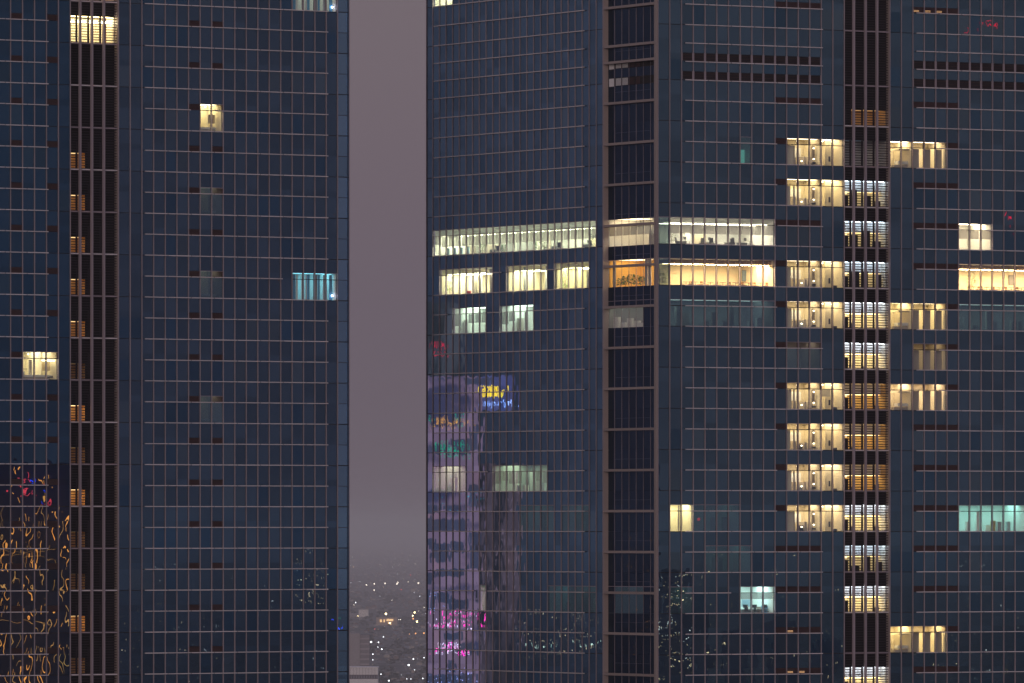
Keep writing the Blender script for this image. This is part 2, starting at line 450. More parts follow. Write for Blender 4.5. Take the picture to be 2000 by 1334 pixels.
sLlit = {12:'blaze', 13:'rose', 11:'side', 9:'side', 8:'side', 7:'side', 6:'side', 5:'side', 4:'side_low', 3:'side_hot', 2:'side_low', 1:'side_hot', 0:'side_low', -1:'side_low', -2:'side_hot', -3:'side_low'}
shaft(TL, FLL, gLL[13]+.05, gL[0]-.05, [uB(TL, p) for p in (156.5, 179.5, 202.8)], zL, sLlit, .7)

# outer glass wings past the corners
for j in sorted(zL):
    for (z0, z1) in ((zL[j]+.05, zL[j]+HALF-.03), (zL[j]+HALF+.03, zL[j]+FL-.05)):
        FLR.box('wing_glass_panel', .02, 1.22, .05, .08, z0, z1, G_WING, 0, .0004)
    FLR.box('wing_joint', 0, 1.5, .04, .09, zL[j]-.05, zL[j]+.05, M_DARK); FLR.box('wing_joint', 0, 1.3, .045, .09, zL[j]+HALF-.03, zL[j]+HALF+.03, M_SLAT)
zl0, zl1 = zL[-5], zL[14]+FL
FLR.box('wing_edge_panel', 1.24, 1.46, .04, .1, zl0, zl1, G_L); FLR.box('wing_edge_post', 1.47, 1.53, .0, .1, zl0, zl1, M_MULL)
FA.box('wing_edge_post', 50.3, 50.37, -.05, .1, zb, zt, M_MULL)

# ---- masses behind the glass: cores, slabs, roof and lower storeys
def core(T, x0, x1, y0, y1, z0, z1, name='core_wall', m=M_BACK):
    T.add(name, ((x0+x1)/2, (y0+y1)/2, (z0+z1)/2), (x1-x0, y1-y0, z1-z0), m)
core(TR, 12.5, 55, 12.5, 50, zb, zt); core(TL, -53, -1, 12.5, 40, zl0, zl1)
G_LOW = G_R
core(TR, .3, 55.2, .3, 50.2, 0, zb-.02, 'lower_storeys', G_R); core(TL, -53.3, .2, .3, 40, 0, zl0-.02, 'lower_storeys', G_L)
core(TR, .3, 55.2, .3, 50.2, zt+.02, zt+1.2, 'roof', M_PIL); core(TL, -53.3, .2, .3, 40, zl1+.02, zl1+1.2, 'roof', M_PIL)
# floor slabs between storeys
for T, zs, (x0, x1, y1) in ((TR, zR, (.3, 55, 50)), (TL, zL, (-53.2, -.1, 40))):
    for j in zs:
        T.add('floor_slab', ((x0+x1)/2, (.9+y1)/2, zs[j]-.68), (x1-x0-2.0, y1-.9, .5), M_BACK)

# ------------------------------------------------------------------ rooms
CREAM = mat('cream_paint', (.74,.66,.48), .8, noise=.05, nscale=.7)
WHITE = mat('white_paint', (.80,.80,.76), .8, noise=.04, nscale=.7)
GREYW = mat('grey_partition', (.36,.37,.38), .8)
GREYB = mat('warm_grey_board', (.42,.37,.32), .8)
WOOD = mat('beech_wood', (.24,.11,.04), .5, noise=.2, nscale=3)
DKWD = mat('dark_furniture', (.035,.035,.04), .5)
STEEL = mat('steel', (.4,.4,.42), .35, metal=.7)
CARPET = mat('grey_carpet', (.16,.16,.17), .95)
AMBERW = mat('ochre_wall', (.82,.47,.10), .8)
LEAF = mat('leaf_green', (.06,.14,.03), .6, noise=.4, nscale=6)
POT = mat('planter_pot', (.25,.20,.17), .7)
BLUEG = mat('blue_panel', (.10,.38,.62), .6)
REDP = mat('red_panel', (.5,.06,.05), .6)
B_GREY = blind('roller_blind_fabric', (.42,.40,.38), .32)
B_CURT = blind('curtain_fabric', (.62,.58,.50), .10)
STY = {  # wall material, lamp colour, lamp strength, depth
 'wash': (CREAM, (1,.79,.51), 9.5, 3.6), 'office': (WHITE, (1,.90,.68), 14, 7), 'cafe': (CREAM, (1,.66,.38), 34, 6),
 'dusk_office': (GREYW, (.75,.9,.80), 2.2, 6), 'teal_low': (WHITE, (.30,.75,.68), .45, 5), 'warm_low': (WHITE, (.9,.75,.45), .5, 5),
 'faint': (GREYW, (1,.75,.5), 1.6, 4), 'teal_slit': (WHITE, (.45,.95,.80), .16, 3), 'bright': (CREAM, (1,.96,.70), 15, 3),
 'teal': (WHITE, (.60,1,.92), 8, 5), 'lounge': (CREAM, (1,.77,.47), 9.5, 3.8), 'lounge_small': (CREAM, (1,.76,.42), 1.7, 3.8),
 'blinds': (WHITE, (1,.80,.54), 14, 5), 'teal_bright': (WHITE, (.42,.98,.88), 4.2, 5), 'gold': (CREAM, (1,.75,.4), .9, 5),
 'office_green': (WHITE, (1,.99,.68), 15, 6), 'office_warm': (CREAM, (1,.93,.62), 17, 5), 'green_dim': (WHITE, (.78,1,.76), 5.5, 5),
 'green_low': (GREYW, (.80,1,.76), 4.5, 5), 'green_low2': (GREYW, (1,.92,.58), 3.2, 5), 'teal_faint': (GREYW, (.5,.9,.8), .5, 5),
 'cyan_low': (WHITE, (.2,.7,.8), .7, 5), 'suite': (CREAM, (1,.86,.55), 10, 4.5), 'suite_dim': (GREYW, (1,.85,.6), .75, 4.5),
 'blue': (WHITE, (.20,.66,1), 5.5, 4), 'blue_white': (WHITE, (.75,.88,.85), 2.2, 4), 'suite_big': (CREAM, (1,.92,.62), 9, 4.5)}
FK = {'B': (FB, gB, zR), 'C': (FC, gC, zR), 'A': (FA, gA, zR), 'L': (FLR, gL, zL), 'LL': (FLL, gLL, zL)}
def shell(fac, u0, u1, z, wall, depth, w0=.3, top=None, floorm=CARPET, corner=False):
    if corner: return corner_shell(z, wall)
    z1 = (top or z+HEAD)
    fac.box('room_back_wall', u0, u1, depth, depth+.12, z-.3, z1+.25, wall)
    fac.box('room_side_wall', u0+.005, u0+.07, w0, depth-.001, z-.3, z1+.2, wall)
    fac.box('room_side_wall', u1-.07, u1-.005, w0, depth-.001, z-.3, z1+.2, wall)
    fac.box('room_floor', u0, u1, w0, depth-.002, z-.38, z-.3, floorm)
    fac.box('room_ceiling', u0, u1, w0, depth-.002, z1+.08, z1+.16, WHITE)
def lights(fac, u0, u1, z, depth, col, s, key, nrow=1, top=None):
    m = lamp('lamp_'+key, col, s)
    z1 = (top or z+HEAD)+.075
    n = max(1, int(round((u1-u0)/1.9))); st = (u1-u0)/n
    for k in range(n):
        c = u0 + (k+.5)*st
        fac.box('ceiling_light', c-.42*st, c+.42*st, depth*.28, depth*.72, z1-.03, z1, m)
def corner_shell(z, wall):
    '''the L-shaped corner office: front leg to gB[10], flank leg behind the recess'''
    x1, t = gB[10], z+HEAD
    FB.box('room_back_wall', 4.8, x1, 7, 7.12, z-.3, t+.25, wall)
    FB.box('room_side_wall', x1-.07, x1-.005, .3, 6.99, z-.3, t+.2, wall)
    far = wall if wall is WHITE else AMBERW
    FB.box('room_side_wall', 4.8, 4.9, 7.125, 11.2, z-.3, t+.2, far); FB.box('room_back_wall', .8, 4.79, 11.12, 11.2, z-.3, t+.2, far)
    FB.box('room_floor', .8, x1, .3, 6.99, z-.38, z-.3, CARPET); FB.box('room_floor', .8, 4.79, 6.991, 11.1, z-.38, z-.3, CARPET)
    FB.box('room_ceiling', .8, x1, .3, 6.99, t+.08, t+.16, WHITE); FB.box('room_ceiling', .8, 4.79, 6.991, 11.1, t+.08, t+.16, WHITE)
FURN = []
for (fk, j, i0, i1, st) in ROOMS:
    fac, g, zs = FK[fk]; wall, lc, ls, depth = STY[st]; z = zs[j]; u0, u1 = g[i0], g[i1]; w = g[i0+1]-g[i0]
    vr = random.Random(j*31+i0); ls *= vr.uniform(.82, 1.12); key = '%s_%d_%d' % (st, j, i0)
    lc = (lc[0], lc[1]*vr.uniform(.97, 1.03), min(1, lc[2]*vr.uniform(.86, 1.12)))
    shell(fac, u0, u1, z, wall, depth, corner=(fk == 'B' and j in (5, 6) and i0 == 1))
    if st in ('office', 'cafe', 'office_green', 'office_warm'):
        lm = lamp('lamp_'+key, lc, ls*1.7)
        for i in range(i0, i1):
            for q in ((.22, .55) if st != 'cafe' else (.2, .5)): fac.box('linear_light', g[i]+.08, g[i+1]-.08, depth*q, depth*q+.55, z+2.34, z+2.365, lm); fac.box('light_tray', g[i]+.05, g[i+1]-.05, depth*q-.04, depth*q+.59, z+2.37, z+2.41, WHITE)  # shield added over each strip to keep its light off the ceiling
    elif st not in ('teal_slit',): lights(fac, u0, u1, z, depth, lc, ls, key)
    def bx(name, a, b, w0_, w1_, z0, z1, m, pr=0, fac=fac, z=z): fac.box(name, a, b, w0_, w1_, z0-.3 if abs(z0-z) < 1e-6 else z0, z1, m, pr)
    if st == 'wash':
        cw = vr.uniform(.35, .75)
        bx('curtain_panel', u0+.12, u0+.12+cw*w, .45, .48, z, z+2.2, mat('ivory_panel', (.62,.56,.44), .7), 2)
        bx('curtain_panel', u0+.95*w-.25, u0+w-.12, .5, .54, z, z+2.2, GREYB, 2)
        bx('mirror_cabinet', u0+1.2*w, u0+2.3*w, 2.5, 2.6, z+1.0, z+2.0, WHITE, 2)
        for q in (1.15, 2.05, 2.65): bx('cubicle_divider', u0+q*w, u0+q*w+vr.uniform(.12,.35), 1.2, 2.6, z, z+vr.uniform(.8,1.1), GREYB, 2)
        if vr.random() < .45: bx('grey_locker', u0+1.55*w, u0+1.55*w+vr.uniform(.3,.5), 1.0, 1.4, z, z+vr.uniform(.6,1.2), DKWD if vr.random() < .4 else GREYW, 2)
        if vr.random() < .4: bx('roller_blind', u0+3*w+.1, u0+4*w-.1, .30, .315, z+vr.uniform(1.2,1.9), z+2.2, B_GREY, 2)
        bx('dark_column', u0+3.0*w-.55, u0+3.0*w-.2, 1.0, 1.3, z+.8, z+2.2, mat('taupe', (.28,.23,.17), .7), 2)
        bx('hand_dryer', u0+3.0*w-.60, u0+3.0*w-.20, .8, 1.05, z+.2, z+.42, DKWD, 2)
        bx('partition_wall', u0+3*w+.02, u0+3*w+.12, .3, depth-.01, z, z+HEAD, CREAM, 2)
        bx('wall_return', u0+4*w+.1, u0+4*w+.95, 1.7, 1.8, z, z+HEAD, CREAM, 2)
        bx('towel_rail', u0+4*w+.08, u0+4*w+.28, .9, 1.0, z+.5, z+1.1, DKWD, 2)
        if vr.random() < .6: bx('waste_bin', u0+4*w+.55, u0+4*w+.95, .6, .9, z, z+.28, DKWD, 2)
        if j == 4: bx('open_door', u0+3*w+.75, u0+3*w+1.25, 2.2, 2.3, z, z+2.0, mat('brown_door', (.20,.13,.08), .6), 2)
        hot = lamp('downlight_lens', (1,.85,.6), 9)
        for (q, ww, zz) in ((1.35, 1.0, 2.72), (3.55, 1.0, 2.75), (4.4, 1.1, 2.72), (.3, 1.0, 2.72), (2.75, .9, 1.95), (2.75, .9, .75), (1.7, .9, .5)):
            bx('spotlight', u0+q*w-.06, u0+q*w+.06, ww, ww+.1, z+zz-.05, z+zz+.05, hot, 2)
    elif st in ('lounge', 'lounge_small'):
        pan = mat('sliding_panel', (.40,.34,.27), .6)
        if st == 'lounge':
            bx('partition_wall', u0+2*w-.05, u0+2*w+.05, .3, depth-.01, z, z+HEAD, CREAM, 2)
            bx('ramp_bench', u0+w+.1, u0+2*w-.1, .8, 1.6, z+.45, z+.78, WHITE, 2)
            bx('ramp_bench_base', u0+.75*w, u0+2*w-.1, .9, 1.5, z, z+.35, GREYB, 2)
            bx('ceiling_trough', u0+w, u0+2*w-.1, .5, 2.4, z+1.98, z+2.15, CREAM, 2)
            q0 = u0+2*w
        else: q0 = u0
        for k in range(3):
            a = q0+k*w+.1
            bx('sliding_panel', a+.28, a+w-.34, .7, .74, z, z+2.2, pan, 2)
        bx('downlight', u0+.3*w, u0+.3*w+.14, .8, .95, z+2.68, z+2.8, lamp('downlight_lens', (1,.85,.6), 9), 2)
    elif st in ('office', 'office_green', 'blinds'):
        wl = random.Random(j*7+i0)
        for i in range(i0, i1):
            drop = {'office': 1.18, 'blinds': 1.25, 'office_green': 1.02}[st]
            if st == 'office_green' and i == 24: drop = 1.3
            bx('roller_blind', g[i]+.07, g[i+1]-.07, .30, .315, z+drop, z+2.2, B_GREY, 2)
            if wl.random() < .45 and st != 'blinds':
                a = g[i]+wl.uniform(.1,.6); bx('partition_panel', a, a+wl.uniform(.5,.95), wl.uniform(3,5), 5.1, z, z+wl.uniform(1.1,2.0), wl.choice([GREYB, CREAM, GREYW, WHITE]), 2)
        if st == 'office_green' and j == 6:
            for i in range(21, 25): bx('blue_screen', g[i]+.5, g[i]+1.05, 1.6, 1.7, z+.15, z+.95, mat('pale_blue_screen', (.35,.5,.6), .5), 2)
    elif st == 'cafe':
        for i in range(i0, i1):
            for k in range(4): bx('ceiling_baffle', g[i]+.15+k*.36, g[i]+.22+k*.36, .5, 3.2, z+2.45, z+2.85, mat('baffle_brown', (.22,.15,.09), .7), 2)
        bx('light_cove', u0+.2, u1-.4, 2.2, 2.3, z+2.30, z+2.36, lamp('cove_strip', (1,.85,.5), 9), 2)
    elif st == 'office_warm':
        wl = random.Random(j*3+i0*5)
        for i in range(i0, i1):
            a = g[i]+wl.uniform(.1,.7); dd = wl.uniform(1.2,3.5)
            bx('partition_panel', a, a+wl.uniform(.25,.7), dd, dd+.1, z, z+wl.choice([2.2, 2.2, 2.8]), wl.choice([GREYB, CREAM, WHITE, GREYW]), 2)
        if i0 == 16: bx('red_panel', g[21], g[21]+.8, 1.5, 1.6, z, z+.45, REDP, 2)
        for k in (i0+.35, i1-.6): bx('curtain_panel', g[0]+1.5105*k, g[0]+1.5105*k+.22, .4, .5, z, z+2.9, WHITE, 2)
    elif st in ('green_dim', 'green_low', 'green_low2', 'teal_low', 'teal_faint', 'cyan_low', 'teal_bright', 'gold', 'dusk_office'):
        wl = random.Random(j*13+i0)
        for i in range(i0, i1):
            a = g[i]+wl.uniform(.05,.6); dd = wl.uniform(.8,3)
            h = wl.choice([.7, 1.1, 1.6, 2.2])
            bx('cabinet', a, a+wl.uniform(.35,.9), dd, dd+.4, z, z+h, wl.choice([WHITE, GREYW, GREYB, WHITE]), 2)
            if st in ('green_low', 'green_dim') and wl.random() < .6:
                bx('roller_blind', g[i]+.07, g[i+1]-.07, .30, .315, z+wl.choice([.9, 1.2]), z+2.2, B_GREY, 2)
        if st == 'teal_bright':
            bx('gold_cabinet', g[9]+.6, g[9]+1.1, 1, 1.3, z, z+1.2, mat('ochre_cabinet', (.6,.45,.12), .6), 2)
    elif st == 'teal':
        bx('pinboard', u0+.3, u0+1.0*w-.1, 2.5, 2.55, z+.6, z+1.5, BLUEG, 2); bx('wall_screen', u0+1.2*w, u0+1.9*w, 2.5, 2.6, z+.7, z+1.5, mat('pale_blue_screen', (.35,.5,.6), .5), 2)
        bx('filing_cabinet', u0+2.1*w, u0+2.5*w, 1.6, 2.0, z, z+.7, GREYB, 2); bx('blue_cupboard', u0+2.6*w, u0+2.95*w, 1.4, 1.9, z, z+.8, BLUEG, 2)
        bx('upper_blind', u0+.1, u1-.1, .3, .32, z+1.55, z+2.2, B_GREY, 2)
    elif st in ('suite', 'suite_dim', 'suite_big'):
        bx('partition_wall', u0+w*(1.1 if st != 'suite_big' else 2.0), u0+w*(1.1 if st != 'suite_big' else 2.0)+.07, 1.0, depth-.01, z, z+HEAD, CREAM, 2)
        bx('white_counter', u0+.35*w, u1-.3, .9, 1.6, z+.30, z+.5, WHITE, 2); bx('counter_base', u0+.5*w, u1-.35, 1.0, 1.5, z, z+.28, GREYB, 2)
        bx('wall_cabinet', u1-.75*w, u1-.3, 1.2, 1.5, z+.95, z+1.9, mat('tan_cabinet', (.55,.44,.27), .6), 2)
        if st == 'suite_big':
            bx('towel_rail', u0+.1, u0+.9*w, 1.3, 1.35, z+1.1, z+1.16, DKWD, 2); bx('wash_basin', u0+.5, u0+.85, 1.0, 1.4, z+.35, z+.85, WHITE, 2)
            bx('dark_cupboard', u1-.65, u1-.15, .9, 1.2, z+.22, z+.42, DKWD, 2); bx('partition_panel', u0+1.15*w, u0+1.4*w, 1.5, 1.6, z, z+2.1, GREYB, 2)
            bx('shower_rail', u0+1.9*w, u1-.1, .6, .7, z+2.0, z+2.1, lamp('cove_strip', (1,.85,.5), 9), 2)  # glow put into the rail by a lamp material
        if st != 'suite_dim':
            for (q, zz) in ((.15, 2.7), (.75, 2.65)): bx('downlight', u0+q*w, u0+q*w+.1, .7, .8, z+zz, z+zz+.1, lamp('downlight_lens', (1,.85,.6), 9), 2)
    elif st in ('blue', 'blue_white'):
        for k, (a, b, mm) in enumerate(((.10,.28,WHITE), (.36,.62,BLUEG), (.70,.86,WHITE), (1.1,1.32,WHITE), (1.5,1.62,WHITE), (1.7,1.9,BLUEG), (2.15,2.5,GREYW), (2.6,2.75,BLUEG), (3.1,3.3,GREYW), (3.55,3.8,BLUEG))):
            bx('hanging_panel', u0+a*w, u0+b*w, .6+.1*(k % 3), .68+.1*(k % 3), z, z+2.8, mm, 2)
        bx('blue_lamp', u1-.45, u1-.32, .4, .5, z+.45, z+.62, lamp('violet_lamp', (.7,.7,1), 12), 2)
    elif st == 'bright': bx('door_edge', u0+1.05*w, u0+1.15*w, .8, .9, z, z+2.8, GREYB, 2)
    elif st == 'teal_slit':
        bx('light_slot', u0+.35*w, u0+.72*w, .8, .9, z+.1, z+1.55, lamp('teal_slot', (.32,.95,.78), .9), 2)
bx = FB.box
bx('exit_sign_lamp', gB[4]-.3, gB[4], 1.0, 1.1, zR[-1]+1.2, zR[-1]+1.5, lamp('red_lamp', (1,.04,.05), 1.4), 2)

# recess rooms (flank bay)
def rroom(j, u0, u1, wall, col, s, key, depth=4.5):
    z = zR[j]; shell(FR, u0, u1, z, wall, depth, .1); lights(FR, u0, u1, z, depth, col, s, key)
for jj, col, st_ in ((6, (1,.74,.44), 5.2), (5, (1,.76,.42), 4.2)):
    for k in range(3): FR.box('ceiling_light', 7.3+k*1.3, 8.2+k*1.3, .6, 3.4, zR[jj]+HEAD+.045, zR[jj]+HEAD+.075, lamp('lamp_flank%d' % jj, col, st_))
rroom(4, gRc[3], 11.1, GREYW, (.95,.95,.75), 3.0, 'rec4', .95); rroom(-3, gRc[3], gRc[7], GREYW, (.6,.85,.65), .45, 'rec3', .95)
for i in range(1, 8): FR.box('roller_blind', gRc[i]+.05, gRc[i+1]-.05, .12, .135, zR[6]+1.15, zR[6]+2.2, B_GREY, 2)
for k, (a, h) in enumerate(((9.9,1.2),(8.5,.55),(7.1,1.0),(5.6,.7),(4.6,.45))): FR.box('cabinet', a-.5, a+.5, .25, .6, zR[4], zR[4]+h, WHITE, 2)
for a in (10.2, 3.4, 2.7): FR.box('timber_screen', a, a+.55, .35, .45, zR[5], zR[5]+2.9, GREYB, 2)

# shaft interiors
def shaft_rooms(T, fac, u0, u1, posts, zs, rows, d):
    us = [u0] + list(posts) + [u1]
    rr = random.Random(5)
    cool = lamp('cool_tube', (.80,.92,1), 2.4); warm = lamp('warm_tube', (1,.66,.26), 2.0)
    for j, st in rows.items():
        z = zs[j]
        wall = {'amber': mat('amber_wall', (.70,.50,.26), .8), 'amber_low': mat('amber_wall', (.70,.50,.26), .8)}.get(st, WHITE)
        if st.startswith('side'):
            wall = mat('orange_wall', (.80,.52,.25), .8)
            s = {'side': 1.9, 'side_low': .30, 'side_hot': 4.6}[st]
            shell(fac, u0, us[2], z, wall, 2.4, d+.05, floorm=wall)
            fac.box('ceiling_light', u0+.2, us[1]+.5, d+.4, 2.0, z+1.75, z+1.8, lamp('lamp_%s_%d' % (st, j), (1,.66,.28), s*rr.uniform(.4,.85)))
            fac.box('shaft_back_panel', u0, us[2], d+.01, d+.05, z+1.82, z+HEAD, M_BACK)
            fac.box('shaft_back_panel', us[2]-.42, us[4], d+.01, d+.05, z, z+HEAD, M_BACK)
            fac.box('shaft_back_panel', u0, u0+.40, d+.01, d+.05, z, z+HEAD, M_BACK)
            continue
        shell(fac, u0, u1, z, wall, 3.2, d+.05, floorm=GREYB)
        if st == 'blaze':
            lights(fac, u0, u1, z, 3.2, (1,.75,.30), 13, 'blaze')
            for b in range(4): fac.box('tube_light', us[b]+.25, us[b+1]-.2, d+.2, d+.3, z+2.25, z+2.5, lamp('blaze_tube', (1,.92,.6), 14))
            fac.box('red_column', us[3]+.45, us[3]+.85, d+.2, d+.4, z, z+2.9, REDP, 2); continue
        if st == 'rose': lights(fac, u0, u1, z, 3.2, (1,.5,.3), 3, 'rose'); continue
        if st == 'steel_low':
            lights(fac, us[1], us[3], z, 3.2, (.4,.6,.8), .16, 'steel'); continue
        if st == 'amber_low':
            fac.box('shaft_back_panel', us[0], us[1]+.05, d+.01, d+.05, z, z+HEAD, M_BACK)
            fac.box('shaft_back_panel', us[0], us[4], d+.01, d+.05, z+1.9, z+HEAD, M_BACK)
            lights(fac, us[1], us[4], z, 3.2, (1,.55,.22), .7, 'amberlow', top=z+1.8); continue
        # full, cool and amber floors: upper part lit by cool tubes, lower by warm wall light
        k1 = {'full': (3.6, 3.4), 'cool': (3.2, 1.2), 'amber': (.5, 1.7)}[st]
        c1 = {'full': (.86,.93,1), 'cool': (.72,.88,1), 'amber': (1,.62,.25)}[st]
        fac.box('bulkhead', u0+.1, u1-.1, 1.6, 1.7, z+1.75, z+HEAD+.1, mat('bulkhead_white', (.8,.8,.82), .8), 1)
        for b in range(4):
            a, c = us[b]+.15, us[b+1]-.12
            fac.box('tube_light', a, c, d+.35, d+.5, z+HEAD-.02, z+HEAD+.05, lamp('upper_'+st, c1, k1[0]*4.0))
            if b:
                fac.box('tube_light', a, c, 1.9, 2.6, z+1.68, z+1.74, lamp('lower_'+st, (1,.70,.27), k1[1]*2.6))
                n = rr.random()
                if st == 'cool':
                    fac.box('stacked_boxes', a+rr.uniform(0,.5), c-rr.uniform(0,.4), d+.4, d+.7, z, z+rr.uniform(.6,2.1), DKWD, 2)
                elif n < .35: fac.box('wall_cabinet', a+.2, c-.5, d+.5, d+.8, z, z+rr.uniform(.2,.7), GREYB, 2)
            else:
                fac.box('dark_door', a-.1, c+.1, d+.45, d+.55, z, z+1.35, DKWD, 2)
                fac.box('wall_lamp', a+.35, c-.15, d+.3, d+.4, z+1.48, z+1.72, lamp('warm_spot', (1,.72,.35), 3.5))
shaft_rooms(TR, FB, gB[16]+.08, gC[0]-.08, [uB(TR, p) for p in (1667.5, 1690.5, 1713)], zR, sRlit, .65)
shaft_rooms(TL, FLL, gLL[13]+.08, gL[0]-.08, [uB(TL, p) for p in (156.5, 179.5, 202.8)], zL, sLlit, .7)

# lit vents where the room behind is otherwise closed
def ventlamp(fac, g, i, z, col, s):
    fac.box('vent_lamp', g[i]+.25, g[i]+.95, .17, .195, z+HALF+.08, z+HALF+.32, lamp('vent_glow', col, s), 2)
for (fac, g, i, z) in ((FB,gB,11,zR[-4]),(FB,gB,11,zR[-5]),(FB,gB,12,zR[-5]),(FC,gC,2,zR[12]),(FC,gC,3,zR[12]),(FC,gC,4,zR[12])):
    ventlamp(fac, g, i, z, (1,.55,.25), 1.1)
TR.flush(); TL.flush()

# ------------------------------------------------------------------ things inside the rooms
def set_at(o, fac, u, w, z, rz=0):
    o.location = fac.wpt(u, w, z); o.rotation_euler = (0, 0, fac.T.th + rz); return o
def uA(p, w=0):
    s_ = (p - 15.3*w - 1000)/F; T = TR; return (s_*T.Y - T.X)/(-T.s - s_*T.c)
def uBw(T, p, w): return uB(T, p + 9.3*w)
def copy_thing(o, label):
    c = o.copy(); COL.objects.link(c); c['label'] = label
    for ch in o.children:
        d = ch.copy(); COL.objects.link(d); d.parent = c
    return c
def make_chair():
    o = empty('cafe_chair')
    MB().box((0,0,.44), (.42,.42,.05), WOOD).build('seat', o)
    MB().box((0,.19,.70), (.40,.04,.22), WOOD).box((-.18,.20,.55), (.035,.035,.35), WOOD).box((.18,.20,.55), (.035,.035,.35), WOOD).build('backrest', o)
    for a in (-1,1):
        for b in (-1,1): MB().box((a*.18,b*.18,.21), (.035,.035,.42), WOOD).build('leg', o)
    return o
def make_table():
    o = empty('cafe_table')
    MB().lathe((0,0,.70), [(0,0),(.36,0),(.37,.02),(.36,.045),(0,.045)], WOOD, 14).build('tabletop', o)
    MB().lathe((0,0,0), [(.22,0),(.22,.02),(.04,.05),(.03,.70)], DKWD, 8).build('pedestal', o)
    return o
def make_office_chair():
    o = empty('office_chair')
    MB().box((0,0,.47), (.48,.46,.08), DKWD).build('seat', o)
    MB().box((0,.23,.82), (.44,.06,.55), DKWD, rx=-.12).build('backrest', o)
    for a in (-1,1): MB().box((a*.27,.02,.66), (.05,.28,.03), DKWD).box((a*.27,.1,.56), (.04,.04,.2), DKWD).build('armrest', o)
    b = MB().lathe((0,0,.05), [(.03,0),(.03,.4)], STEEL, 6)
    for k in range(5): b.box((.15*math.cos(k*1.257), .15*math.sin(k*1.257), .06), (.3,.04,.03), DKWD, rz=k*1.257)
    b.build('star_base', o)
    return o
def make_desk(mm=WHITE):
    o = empty('office_desk')
    MB().box((0,0,.73), (1.4,.7,.035), mm).build('desktop', o)
    MB().box((0,.28,.5), (1.3,.02,.4), GREYW).build('modesty_panel', o)
    for a in (-1,1):
        for b in (-1,1): MB().box((a*.65,b*.3,.355), (.05,.05,.71), STEEL).build('leg', o)
    return o
def make_monitor():
    o = empty('computer_monitor')
    MB().box((0,0,.31), (.56,.035,.34), DKWD).build('screen_housing', o)
    MB().box((0,.02,.09), (.05,.03,.18), STEEL).box((0,.02,.01), (.24,.18,.02), STEEL).build('stand', o)
    return o
def make_plant(name, h, sp, seed, leafsize=.16, n=90, pot=True, mm=LEAF):
    r_ = random.Random(seed); o = empty(name)
    if pot: MB().lathe((0,0,0), [(.13,0),(.19,.32),(.17,.32),(.15,.28),(0,.28)], POT, 10).build('pot', o)
    b = MB(); z0 = .28 if pot else 0
    for k in range(4): b.tube([(0,0,z0), (r_.gauss(0,.05),r_.gauss(0,.05),z0+h*.4), (r_.gauss(0,sp*.5),r_.gauss(0,sp*.5),z0+h*.85)], .018, WOOD, 5, r2=.007)
    b.build('stem', o)
    b = MB()
    for k in range(n):
        t = r_.random(); a = r_.uniform(0,6.28); rr = sp*math.sqrt(r_.random())*(.45+.8*math.sin(math.pi*min(1,t*.9+.1)))
        c = Vector((rr*math.cos(a), rr*math.sin(a), z0+h*(.2+.8*t)))
        d = Vector((math.cos(a), math.sin(a), r_.uniform(-.5,.7))).normalized()*leafsize*r_.uniform(.6,1.3)
        s_ = d.cross(Vector((r_.gauss(0,1),r_.gauss(0,1),1))).normalized()*leafsize*.28
        b.quad(c, c+d*.5+s_, c+d, c+d*.5-s_, mm)
    b.build('foliage', o)
    return o
ORD = ['first','second','third','fourth','fifth','sixth','seventh','eighth','ninth','tenth','eleventh','twelfth']
fz = -.3
# cafe floor on the front face
proto_c, proto_t, proto_o, proto_d, proto_m = make_chair(), make_table(), make_office_chair(), make_desk(), make_monitor()
used = set()
def put(proto, label, cat, group, fac, u, w, z, rz=0, sc=1):
    if id(proto) in used: o = copy_thing(proto, label)
    else: used.add(id(proto)); o = proto; o['label'] = label
    o['category'] = cat
    if group: o['group'] = group
    elif 'group' in o: del o['group']
    set_at(o, fac, u, w, z, rz); o.scale = (sc,)*3
    return o
z = zR[5]+fz
for k, p in enumerate((1340, 1358, 1388, 1412, 1437, 1462, 1486)):
    u = uBw(TR, p, 1.6)
    put(proto_t, 'round wooden table, %s from the left in the warm middle bay cafe' % ORD[k], 'table', 'tables on the warm cafe floor', FB, u, 1.6, z)
    for q, rz in ((-.55, 1.2), (.55, -1.4)):
        put(proto_c, 'wooden chair %s of the %s table in the warm middle bay cafe' % ('left' if q < 0 else 'right', ORD[k]), 'chair', 'chairs on the warm cafe floor', FB, u+q, 1.5, z, rz)
for k, p in enumerate((1902, 1928, 1952, 1976, 1996)):
    u = uBw(TR, p, 1.5)
    put(proto_t, 'round wooden table, %s from the left in the right edge cafe' % ORD[k], 'table', 'tables on the right edge cafe floor', FC, u, 1.5, z)
    for q, rz in ((-.55, 1.4), (.55, -1.2)):
        put(proto_c, 'wooden chair %s of the %s table in the right edge cafe' % ('left' if q < 0 else 'right', ORD[k]), 'chair', 'chairs on the right edge cafe floor', FC, u+q, 1.4, z, rz)
def picture(fac, p, w, z0, z1, wd, label, m):
    u = uBw(fac.T, p, w); o = empty('framed_picture'); tag(o, label, 'picture')
    h = z1-z0
    MB().box((0,0,0), (wd,.05,h), DKWD).build('frame', o); MB().box((0,-.03,0), (wd-.08,.012,h-.08), m).build('canvas', o)
    set_at(o, fac, u, w, (z0+z1)/2)
picture(FB, 1457, 5.9, zR[5]+.75, zR[5]+2.0, 1.0, 'blue grey picture on the warm cafe wall of the middle bay', mat('picture_blue', (.16,.24,.32), .6, noise=.5, nscale=4))
picture(FC, 1979, 5.9, zR[5]+.9, zR[5]+2.0, .9, 'grey picture on the bright cafe wall at the right edge', mat('picture_grey', (.22,.22,.22), .6, noise=.4, nscale=4))
